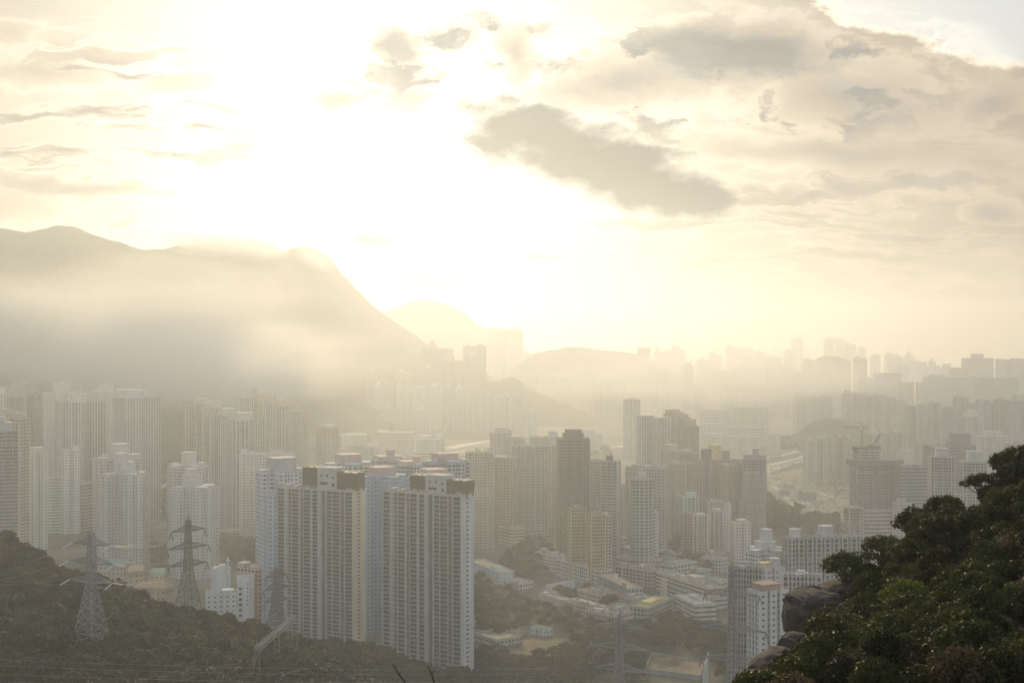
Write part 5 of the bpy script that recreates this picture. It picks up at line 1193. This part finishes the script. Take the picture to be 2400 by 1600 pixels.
p2 = pylon('dark lattice pylon in front of the second cross-shaped block', 441, 1216, 565, 42, base=6.2, ins='hang', arm=8, steel='midsteel')
p3 = pylon('thin lattice pylon at the left edge of the cream-ended slab', 648, 1330, 560, 50, base=5, ins='hang', arm=5.5, steel='midsteel')
p4 = pylon('tall lattice pylon low in the centre with broad arms reaching right', 1452, 1446, 540, -24, base=5.5, arm=11, levels=(.62,.78,.93), ins='hang')
p5 = pylon('short dark pylon beside the tall central one, cut by the lower edge', 1386, 1512, 540, 80, base=4, arm=5, levels=(.45,.65,.86), ins='hang', steel='midsteel')
p6 = pylon('tall lattice pylon before the ribbed slab at the lower right', 1716, 1332, 470, -22, base=6.4, arm=10, levels=(.58,.72,.88), ins='hang')
# lattice gantry beam on two legs
a, b = at(602,1520,455), at(690,1446,520)
t = thing('lattice_beam', 'slanting lattice beam on thin legs at the foot of the cream-ended slab', 'gantry', tuple(a))
V, Fc = [], []; lattice(V, Fc, (0,0,0), tuple(b-a), 1.7, 1.7, 26, .14); mesh('beam', V, Fc, M['steel'], t)
for p in (a, b, a+(b-a)*.5):
    g = gz(p.x, p.y); V, Fc = [], []
    for s in (-.7, .7): bar(V, Fc, (p.x-a.x+s, p.y-a.y, p.z-a.z), (p.x-a.x+s*2.2, p.y-a.y, g-a.z-.4), .11)
    for i in range(6):
        z0, z1 = p.z+(g-p.z)*i/6, p.z+(g-p.z)*(i+1)/6; bar(V, Fc, (p.x-a.x-.7-i*.14, p.y-a.y, z0-a.z), (p.x-a.x+.85+i*.14, p.y-a.y, z1-a.z), .07)
    mesh('leg', V, Fc, M['steel'], t)
def line(label, a, b, sag, r=.035, n=24, group='power lines'):
    V, Fc = [], []; a, b = Vector(a), Vector(b); pr = None
    for i in range(n+1):
        s = i/n; p = a+(b-a)*s; p.z -= sag*4*s*(1-s)
        if pr is not None: bar(V, Fc, pr-a, p-a, r, n=3)
        pr = p
    W, F2 = weld(V, [f for f in Fc if len(f) == 4])
    return tag(mesh('power_line', W, F2, M['cable'], None, loc=tuple(a)), label, 'power line', group)
for i, (ya, yb, D) in enumerate([(1535,1556,300),(1550,1568,306),(1571,1584,300),(1588,1600,296)]):
    line(f'{ORD[i]} from the top of the thin cables crossing low over the dark wood', at(-260,ya-3,D-30), at(1300,yb+8,D+50), 1.5, .03)
for i, (k, e) in enumerate([(0,(-300,1330)),(1,(-300,1300)),(2,(-320,1385)),(4,(-320,1430))]):
    line('thin cable slung from the leftmost pylon to the left', p1[k], at(e[0], e[1], 500), 4)
for i in range(6):
    line('thin cable slung between the two left pylons', p1[i], p2[i], 3.5, .03)
for i in range(6):
    line('thin cable slung from the second pylon to the one by the cream-ended slab', p2[i], p3[i], 4, .03)
for i in range(6):
    line('thin cable slung across the feet of the two grey slabs', p3[i], p4[i], 10, .03)
for i in range(6):
    line('thin cable slung from the central pylon towards the right pylon', p4[i], p6[i], 7, .03)
for i in (1, 3, 5):
    line('thin cable running off from the right pylon over the hillside', p6[i], at(2150, 1560+i*12, 330), 6, .03)
# walled yard with a rusty floor at the foot of the picture
a, b, c, d = ground(1508,1576), ground(1640,1594), ground(1654,1556), ground(1530,1534)
t = thing('walled_yard', 'concrete yard with rusty poles behind a low wall, lower right of the central pylon', 'yard', tuple(a))
def rel(p, z=0): return (p.x-a.x, p.y-a.y, p.z-a.z+z)
V, Fc = [], []; 
mesh('yard_floor', [rel(p, .6) for p in (a, b, c, d)], [(0,1,2,3)], M['soil'], t)
for i, (p, q, h) in enumerate(((a,b,3.2),(b,c,3.2),(c,d,2.0),(d,a,2.0))):
    V, Fc = [], []; P0, Q0 = Vector(rel(p)), Vector(rel(q)); dv = (Q0-P0); L = dv.length; zl = min(P0.z, Q0.z)-9
    n_ = Vector((-dv.y, dv.x, 0)).normalized()*.25
    for pt in (P0-n_, Q0-n_, Q0+n_, P0+n_): V.append((pt.x, pt.y, zl)); 
    for pt in (P0-n_, Q0-n_, Q0+n_, P0+n_): V.append((pt.x, pt.y, pt.z+h))
    Fc = [(0,3,2,1),(4,5,6,7),(0,1,5,4),(1,2,6,5),(2,3,7,6),(3,0,4,7)]
    mesh('yard_wall', V, Fc, M['conc'], t)
rg = random.Random(9); V, Fc = [], []
for i in range(60):
    u = rg.random(); v = rg.random()
    p = Vector(rel(a, .5)).lerp(Vector(rel(b, .5)), u).lerp(Vector(rel(d, .5)).lerp(Vector(rel(c, .5)), u), v); bar(V, Fc, p, p+Vector((0,0,rg.uniform(1.5,4))), .06)
o = mesh('rusty_poles', V, Fc, M['tint'], t); o.color = (.3,.17,.1,1); o['kind'] = 'stuff'
a2, b2 = at(1643,1600,640), at(1664,1548,660)
t = thing('white_hoarding', 'tall white ribbed hoarding sloping down beside the walled yard', 'hoarding', tuple(a2))
V, Fc = [], []; e = b2-a2; box(V, Fc, (e.x/2, e.y/2, -9), (e.length*.55, .3, 16), math.atan2(e.y, e.x))
for v in (4,5,6,7): V[v] = (V[v][0], V[v][1], V[v][2]+(5 if V[v][0] > e.x/2 else -3))
o = mesh('panel', V, Fc, M['white'], t)
V, Fc = [], []
for i in range(9):
    s = i/8; p = Vector((e.x*s, e.y*s, 0)); bar(V, Fc, p+Vector((0,-.35,-9)), p+Vector((0,-.35,5+5*s)), .12)
mesh('rib_post', V, Fc, M['steel'], t)
# ------------------------------------------------------------------ trees
def tree_proto(seed, H, Rr, ncl, nleaf, leaf, mat, spread=1.0, flat=.75, limbs=True, hollow=.55):
    """a tapered trunk with limbs to leaf clumps; the crown is many small leaf faces with gaps between the clumps"""
    rg = np.random.RandomState(seed); py = random.Random(seed)
    V, Fc = [], []; tr = H*.022+.04; split = H*.35
    pts = [Vector((0,0,-1.0)), Vector((py.uniform(-.1,.1)*H*.3, py.uniform(-.1,.1)*H*.3, split*.5)), Vector((py.uniform(-.1,.1)*H, py.uniform(-.1,.1)*H, split))]
    bar(V, Fc, pts[0], pts[1], tr*1.35, tr*1.1, 7); bar(V, Fc, pts[1], pts[2], tr*1.1, tr*.9, 7)
    P = []
    for c in range(ncl):
        t = 2.399*c+py.uniform(-.4,.4); k = math.sqrt((c+.5)/ncl); z = H*(.52+.46*math.sqrt(max(1-k*k*.92, 0))*py.uniform(.8,1.02)*1.0)-Rr*.12*k
        cc = Vector((math.cos(t)*k*Rr*.85, math.sin(t)*k*Rr*.85, z)); cr = Rr*py.uniform(.3,.46)*(1 if ncl > 6 else 1.25)
        if limbs:
            m = pts[2].lerp(cc, .5)+Vector((0,0,-.06*H)); r0 = tr*.55; bar(V, Fc, pts[2], m, r0, r0*.6, 5); bar(V, Fc, m, cc, r0*.6, r0*.2, 5)
            for _ in range(2):
                e = cc+Vector((py.uniform(-1,1), py.uniform(-1,1), py.uniform(-.3,.8)))*cr*.8; bar(V, Fc, m.lerp(cc, .6), e, r0*.3, r0*.1, 4)
        n = int(nleaf/ncl*py.uniform(.75,1.25))
        d = rg.normal(size=(n, 3)); d /= np.linalg.norm(d, axis=1)[:, None]; r = hollow+(1-hollow)*rg.rand(n)**.7; r *= 1+.25*rg.normal(size=n)*.5
        p = d*r[:, None]*cr; p[:, 2] *= flat; p += np.array(cc)
        P.append(np.c_[p, d])
    P = np.vstack(P); n = len(P); c = P[:, :3]; nd = P[:, 3:]
    nr = nd*.6+rg.normal(size=(n, 3))*.7+np.array((0,0,.5)); nr /= np.linalg.norm(nr, axis=1)[:, None]
    a = np.cross(nr, rg.normal(size=(n, 3))); a /= np.linalg.norm(a, axis=1)[:, None]; b = np.cross(nr, a)
    s = leaf*(.6+.8*rg.rand(n))[:, None]; a *= s*.5*1.5; b *= s*.5*.8
    q = np.stack([c-a, c-b*1.0+a*.1, c+a, c+b*1.0+a*.1], 1)
    tm = bpy.data.meshes.new('trunk'); tm.from_pydata([tuple(v) for v in V], [], Fc); tm.materials.append(M['bark']); tm.update()
    return tm, quads('crown', q, mat), q
def plant(proto, p, s, rz, label, cat='tree', group=None, name='tree', mat=None):
    t = thing(name, label, cat, tuple(p), rz, group); t.scale = (s[0], s[0], s[1]) if isinstance(s, tuple) else (s, s, s)
    o = bpy.data.objects.new('trunk', proto[0]); link(o, t)
    o = bpy.data.objects.new('crown', proto[1]); link(o, t)
    if mat:
        o.data = MATV.setdefault((proto[1].name, mat), None) or proto[1].copy(); MATV[(proto[1].name, mat)] = o.data; o.data.materials[0] = M[mat]
    return t
MATV = {}
RG = random.Random(11)
far = [tree_proto(100+i, 9, 4.4, 9+i % 3, 1500, .62, M['leaf'], hollow=.5) for i in range(6)]
# the wooded hill on the left: the nearest trees each on their own, the rest as one wood
cand = []
for _ in range(9000):
    px = RG.uniform(-140, 1110); D = 380+340*RG.random()**.8
    X = (px-1200)/F*D; g = gz(X, D); sy = 800+(CZ-g)*F/D
    if sy < 1240 or sy-60 > 1625: continue
    cand.append((X, D, g, px, sy))
PL = []
cell = {}
def free(X, Y, d):
    i, j = int(X//8), int(Y//8)
    for a in range(i-1, i+2):
        for b in range(j-1, j+2):
            for (x, y) in cell.get((a, b), ()):
                if (x-X)**2+(y-Y)**2 < d*d: return False
    return True
KEEP = [(214,470,11),(222,455,11),(230,440,9),(441,565,8),(445,550,8),(648,560,6),(1452,560,6),(1386,540,5),(1716,470,7)]
keep = [((px-1200)/F*D, D, r) for px, D, r in KEEP]
for X, D, g, px, sy in cand:
    if not free(X, D, 5.2): continue
    if any((X-x)**2+(D-y)**2 < (r*.55)**2 for x, y, r in keep): continue
    cell.setdefault((int(X//8), int(D//8)), []).append((X, D)); PL.append((X, D, g, px, sy))
PL = [p for p in PL if not (p[1] > 712 and 600 < p[3] < 1110)]
vis = [p for p in PL if -20 < p[3] < 1090 and p[4] < 1640]
vis.sort(key=lambda p: p[1])
N1 = 185
ind = vis[::max(1, len(vis)//(N1*2))][:N1]; ids = set(id(p) for p in ind)
for X, D, g, px, sy in ind:
    plant(RG.choice(far), (X, D, g), (RG.uniform(.7,1.4), RG.uniform(.7,1.3)), RG.uniform(0,6.28), 'dense round-crowned tree in the dark wood under the pylons and cables', group='trees of the dark wood')
def wood(name, label, pts, protos, s0=.75, s1=1.2, frac=.5):
    """one mass of trees: the crowns thinned to keep it light"""
    out = []; tn = []; rg = np.random.RandomState(len(pts))
    for X, Y, g in pts:
        q = protos[rg.randint(len(protos))][2]; k = rg.rand(len(q)) < frac; q = q[k]; s = rg.uniform(s0, s1); a = rg.uniform(0, 6.28); ca, sa = math.cos(a), math.sin(a)
        m = np.array(((ca,-sa,0),(sa,ca,0),(0,0,rg.uniform(.85,1.1))))*s
        cen = q.mean(1, keepdims=True); q = cen+(q-cen)*(1/math.sqrt(frac))
        out.append(q @ m.T+np.array((X, Y, g))); tn.append(np.full(len(q), rg.rand()))
    me = quads(name, np.vstack(out), M['leaf'], np.concatenate(tn)); o = bpy.data.objects.new(name, me); link(o)
    return struct(o, label, 'stuff')
wood('woodland', 'dense dark wood covering the slope under the pylons', [(p[0], p[1], p[2]) for p in PL if id(p) not in ids], far, frac=.45)
# woods on the plain
mid = [tree_proto(200+i, 9, 4.6, 7, 420, 1.1, M['leaf'], hollow=.5) for i in range(4)]
def scatter(poly, n, dmin=5, avoid=True):
    xs = [p[0] for p in poly]; ys = [p[1] for p in poly]; out = []; tries = 0
    while len(out) < n and tries < n*25:
        tries += 1; x, y = RG.uniform(min(xs), max(xs)), RG.uniform(min(ys), max(ys)); ins_ = False; j = len(poly)-1
        for i in range(len(poly)):
            if (poly[i][1] > y) != (poly[j][1] > y) and x < (poly[j][0]-poly[i][0])*(y-poly[i][1])/(poly[j][1]-poly[i][1])+poly[i][0]: ins_ = not ins_
            j = i
        if not ins_: continue
        g = ground(x, y)
        if all((g.x-o[0])**2+(g.y-o[1])**2 > dmin*dmin for o in out): out.append((g.x, g.y, g.z))
    return out
W1 = scatter([(1106,1345),(1180,1392),(1250,1420),(1330,1440),(1400,1480),(1330,1500),(1300,1478),(1250,1480),(1180,1500),(1110,1490)], 120, 6)
W2 = scatter([(1400,1480),(1500,1470),(1580,1475),(1640,1480),(1720,1480),(1740,1600),(1690,1600),(1665,1545),(1600,1528),(1510,1530),(1500,1600),(1400,1600),(1340,1510)], 230, 4.8)
W3 = scatter([(1106,1528),(1180,1535),(1215,1560),(1320,1530),(1400,1540),(1380,1620),(1180,1610),(1106,1620)], 190, 4.2)
W4 = scatter([(1205,1290),(1260,1256),(1300,1300),(1250,1330),(1290,1345),(1200,1370),(1170,1330)], 80, 6)
wood('woodland', 'green wood between the grey-ended slab and the old quarter', W1+W4, far, .6, 1.1, .4)
wood('woodland', 'wood below the schools of the old quarter', W2, far, .55, 1.05, .45)
wood('woodland', 'scrubby wood along the lower edge right of the grey-ended slab', W3, far, .5, .95, .45)
W5 = scatter([(1770,1230),(1790,1180),(1830,1200),(1872,1215),(1866,1250),(1790,1262)], 70, 7)
W6 = scatter([(1870,1240),(1890,1215),(1960,1222),(1975,1262),(1900,1262)], 60, 7)
wood('woodland', 'dark wood under the purple-brown tower by the building site', W5, mid, 1.2, 1.9, .8)
wood('woodland', 'wood between the building site and the long ribbed slab', W6, mid, .8, 1.3, .8)
W7 = scatter([(66,1240),(110,1215),(150,1196),(190,1210),(215,1222),(150,1228),(90,1256)], 50, 8)+scatter([(345,1215),(350,1165),(398,1150),(400,1216)], 40, 8)+scatter([(500,1215),(510,1160),(560,1180),(540,1215)], 40, 8)+scatter([(505,1290),(600,1275),(600,1330),(540,1330)], 40, 8)+scatter([(345,1330),(395,1320),(398,1300),(345,1290)], 30, 7)
wood('woodland', 'trees along the roads between the left towers', W7, mid, .8, 1.4, .8)
W8 = scatter([(850,1085),(1000,1085),(1090,1075),(1180,1050),(1400,1050),(1440,1075),(1240,1085),(1100,1100)], 110, 16)+scatter([(740,1050),(800,1060),(870,1055),(860,1030),(760,1032)], 40, 14)+scatter([(1800,1075),(1870,1058),(1960,1030),(1960,1010),(1880,1020),(1800,1052)], 60, 16)+scatter([(366,1150),(430,1130),(430,1090),(372,1100)], 50, 12)
wood('woodland', 'hazy trees on the far plain', W8, mid, 1.1, 1.9, .8)
W9 = scatter([(1400,1310),(1500,1306),(1640,1306),(1700,1330),(1640,1350),(1600,1330),(1500,1320)], 50, 7)+scatter([(1560,1290),(1590,1270),(1580,1310)], 20, 6)+scatter([(1380,1392),(1402,1400),(1440,1420),(1420,1425),(1370,1402)], 12, 5)+scatter([(1310,1400),(1345,1402),(1350,1418),(1318,1410)], 12, 5)+scatter([(1550,1470),(1590,1462),(1640,1490),(1560,1490)], 30, 5)
wood('woodland', 'trees between the blocks of the old quarter', W9, mid, .7, 1.2, .8)
# ------------------------------------------------------------------ the near hillside on the right
YC = ([1500,1600,1650,1700,1760,1840,1850,1900,2000,2100,2200,2300,2400,2600,2900],[2600,2150,1800,1690,1625,1560,1512,1425,1400,1338,1268,1202,1152,1030,880])
def hz_(px, D):
    yc = float(np.interp(px, *YC)); zc = CZ-(yc-800)/F*92; 
    if D > 92: return zc-(D-92)*.8
    zb = CZ-(max(yc+ (1720-yc)*.8, yc+60)-800)/F*44
    t = (92-D)/48; t = min(max(t, -.3), 1.4); z = zc+(zb-zc)*(t**1.25 if t > 0 else t)
    return z
def nearz(px, D): return hz_(px, D)+.5*noise.fractal(Vector((px*.012, D*.12, 4)), 1.0, 2.0, 4)
V, Fc = [], []; cols = list(range(1480, 2921, 24)); dd = list(np.arange(26, 126.1, 2.5))
for D in dd:
    for px in cols: V.append(((px-1200)/F*D, D, nearz(px, D)))
n = len(cols)
for j in range(len(dd)-1):
    for i in range(n-1): a = j*n+i; Fc.append((a, a+1, a+n+1, a+n))
struct(mesh('hillside', V, Fc, M['earth'], smooth=True), 'steep rocky spur close on the right')
def rock(label, px, py, D, s, seed, rot=(0,0,0), cut=.55, name='boulder'):
    import bmesh
    bm = bmesh.new(); bmesh.ops.create_icosphere(bm, subdivisions=5, radius=1.0)
    o0 = Vector((seed*3.1, seed*1.7, seed*.9))
    for v in bm.verts:
        p = v.co.copy(); q = Vector([math.copysign(abs(c)**cut, c) for c in p]); q = q.normalized()*(.55*q.length+.45)
        cr = noise.voronoi(p*1.5+o0)[0]; e = min((cr[1]-cr[0])*4, 1)
        q *= .95+.05*e; q += p*(.11*noise.fractal(p*2.4+o0, 1.0, 2.0, 5)); v.co = Vector((q.x*s[0], q.y*s[1], q.z*s[2]))
    me = bpy.data.meshes.new(name); bm.to_mesh(me); bm.free(); me.materials.append(M['rock']); me.polygons.foreach_set('use_smooth', [True]*len(me.polygons))
    o = bpy.data.objects.new(name, me); o.location = at(px, py, D); o.rotation_euler = rot; link(o); return tag(o, label, 'rock')
rock('big square-faced brown boulder jutting left from the hillside', 1908, 1448, 84, (1.75,2.4,2.0), 1, (0,-.06,.2), .5)
rock('flat slab of rock lying behind the top of the square-faced boulder', 1984, 1382, 88, (2.1,1.9,.72), 2, (.0,-.16,.1), .6)
rock('pinkish rounded rock low on the left edge of the hillside', 1812, 1562, 76, (1.5,1.6,.85), 3, (0,-.5,.3), .7)
rock('small dark rock at the lower tip of the hillside', 1768, 1592, 72, (.8,1.0,.5), 4, (0,-.3,.1), .7)
rock('rock half buried under the shrubs below the square-faced boulder', 1878, 1530, 80, (1.2,1.6,1.3), 5, (0,.1,.5), .6)
near = [tree_proto(300+i, 3.2, 1.7, 11, 4600, .15, M['leafnear'], hollow=.45, flat=.8) for i in range(5)]
bush = [tree_proto(320+i, 1.5, 1.15, 10, 3800, .105, M['leafnear'], hollow=.5, flat=.8) for i in range(4)]
open_ = [tree_proto(340+i, 3.4, 2.0, 13, 2600, .15, M['leafnear'], hollow=.5, flat=.55) for i in range(3)]
def near_at(px, D, proto, s, label, group=None, mat=None, cat='tree', name='tree', dz=0):
    return plant(proto, ((px-1200)/F*D, D, nearz(px, D)+dz), s, RG.uniform(0,6.28), label, cat, group, name, mat)
near_at(1985, 88, open_[0], 1.0, 'spreading open tree over the flat slab of rock, with branches showing', dz=.5)
near_at(2075, 89, open_[1], .85, 'open tree right of the one over the flat rock', dz=.1)
near_at(2150, 91, open_[2], .95, 'airy tree with thin twigs at the middle of the ridge line', dz=.2)
near_at(2215, 91, near[0], .9, 'full tree on the ridge left of the unfinished tower foot', dz=.1)
near_at(2300, 92, open_[0], .7, 'loose tree on the upper ridge against the office blocks', dz=.3)
near_at(2380, 92, near[2], 1.1, 'topmost dark tree at the right edge of the ridge', dz=.2)
near_at(2130, 62, bush[1], 1.05, 'bright yellow-green bush low on the near hillside', mat='leafbright', cat='bush', name='bush', dz=.35)
near_at(2060, 78, bush[2], 1.25, 'yellowish bush behind the flat slab of rock', mat='leafbright', cat='bush', name='bush', dz=.1)
near_at(1885, 83, bush[0], .45, 'little bush clinging to the left foot of the boulder', cat='bush', name='bush')
near_at(1745, 74, bush[3], .8, 'dark bush beside the pinkish rock at the lower tip', cat='bush', name='bush')
near_at(1925, 88, bush[1], .45, 'tiny bush in the notch left of the flat slab', cat='bush', name='bush', dz=1.2)
done = [((px-1200)/F*D, D) for px, D in ((1985,88),(2075,89),(2150,91),(2215,91),(2300,92),(2380,92),(2130,62),(2060,78),(1885,83),(1745,74))]
k1 = 0
for _ in range(4000):
    D = RG.uniform(42, 94); px = RG.uniform(1700, 2480)
    yc = float(np.interp(px, *YC)); X = (px-1200)/F*D
    sy = 800+(CZ-nearz(px, D))*F/D
    if sy > 1720 or (px < 1880 and sy < 1540) or (px < 2020 and D > 84) or (1825 < px < 1925 and D < 90 and sy < 1600) or (1925 <= px < 1990 and sy < 1470): continue
    sp_ = .85 if D > 70 else .62
    if any((X-x)**2+(D-y)**2 < (sp_*1.35)**2 for x, y in done): continue
    done.append((X, D)); k1 += 1
    if D > 74 and px > 2040 and RG.random() < .65: near_at(px, D, RG.choice(near), RG.uniform(.6,.95), 'glossy dark-leaved tree packed into the near hillside on the right', 'trees of the near hillside')
    else: near_at(px, D, RG.choice(bush), (RG.uniform(.65,1.15), RG.uniform(.65,1.2)), 'leafy shrub in the thicket of the near hillside on the right', 'shrubs of the near hillside', RG.choice((None,)*11+('leafred',)), 'shrub', 'shrub')
    if k1 > 200: break
# two bare twigs close to the viewpoint
for label, pts in (('long bare twig rising at the lower edge between the two slabs', [(958,1640),(952,1602),(938,1582),(924,1562),(920,1553)]), ('forked bare twig at the foot of the grey-ended slab', [(1022,1640),(1019,1604),(1012,1580),(1002,1560)])):
    V, Fc = [], []; P = [at(x, y, 14) for x, y in pts]; P = [at(pts[0][0], 2300, 14)]+P
    for i in range(len(P)-1): bar(V, Fc, P[i]-P[0], P[i+1]-P[0], .016-.0028*i, .016-.0028*(i+1), 6)
    if 'forked' in label:
        bar(V, Fc, P[3]-P[0], at(1020,1568,14)-P[0], .006, .002, 5)
    else: bar(V, Fc, P[3]-P[0], at(926,1576,14)-P[0], .005, .002, 5)
    tag(mesh('twig', V, Fc, M['bark'], None, loc=tuple(P[0])), label, 'twig')
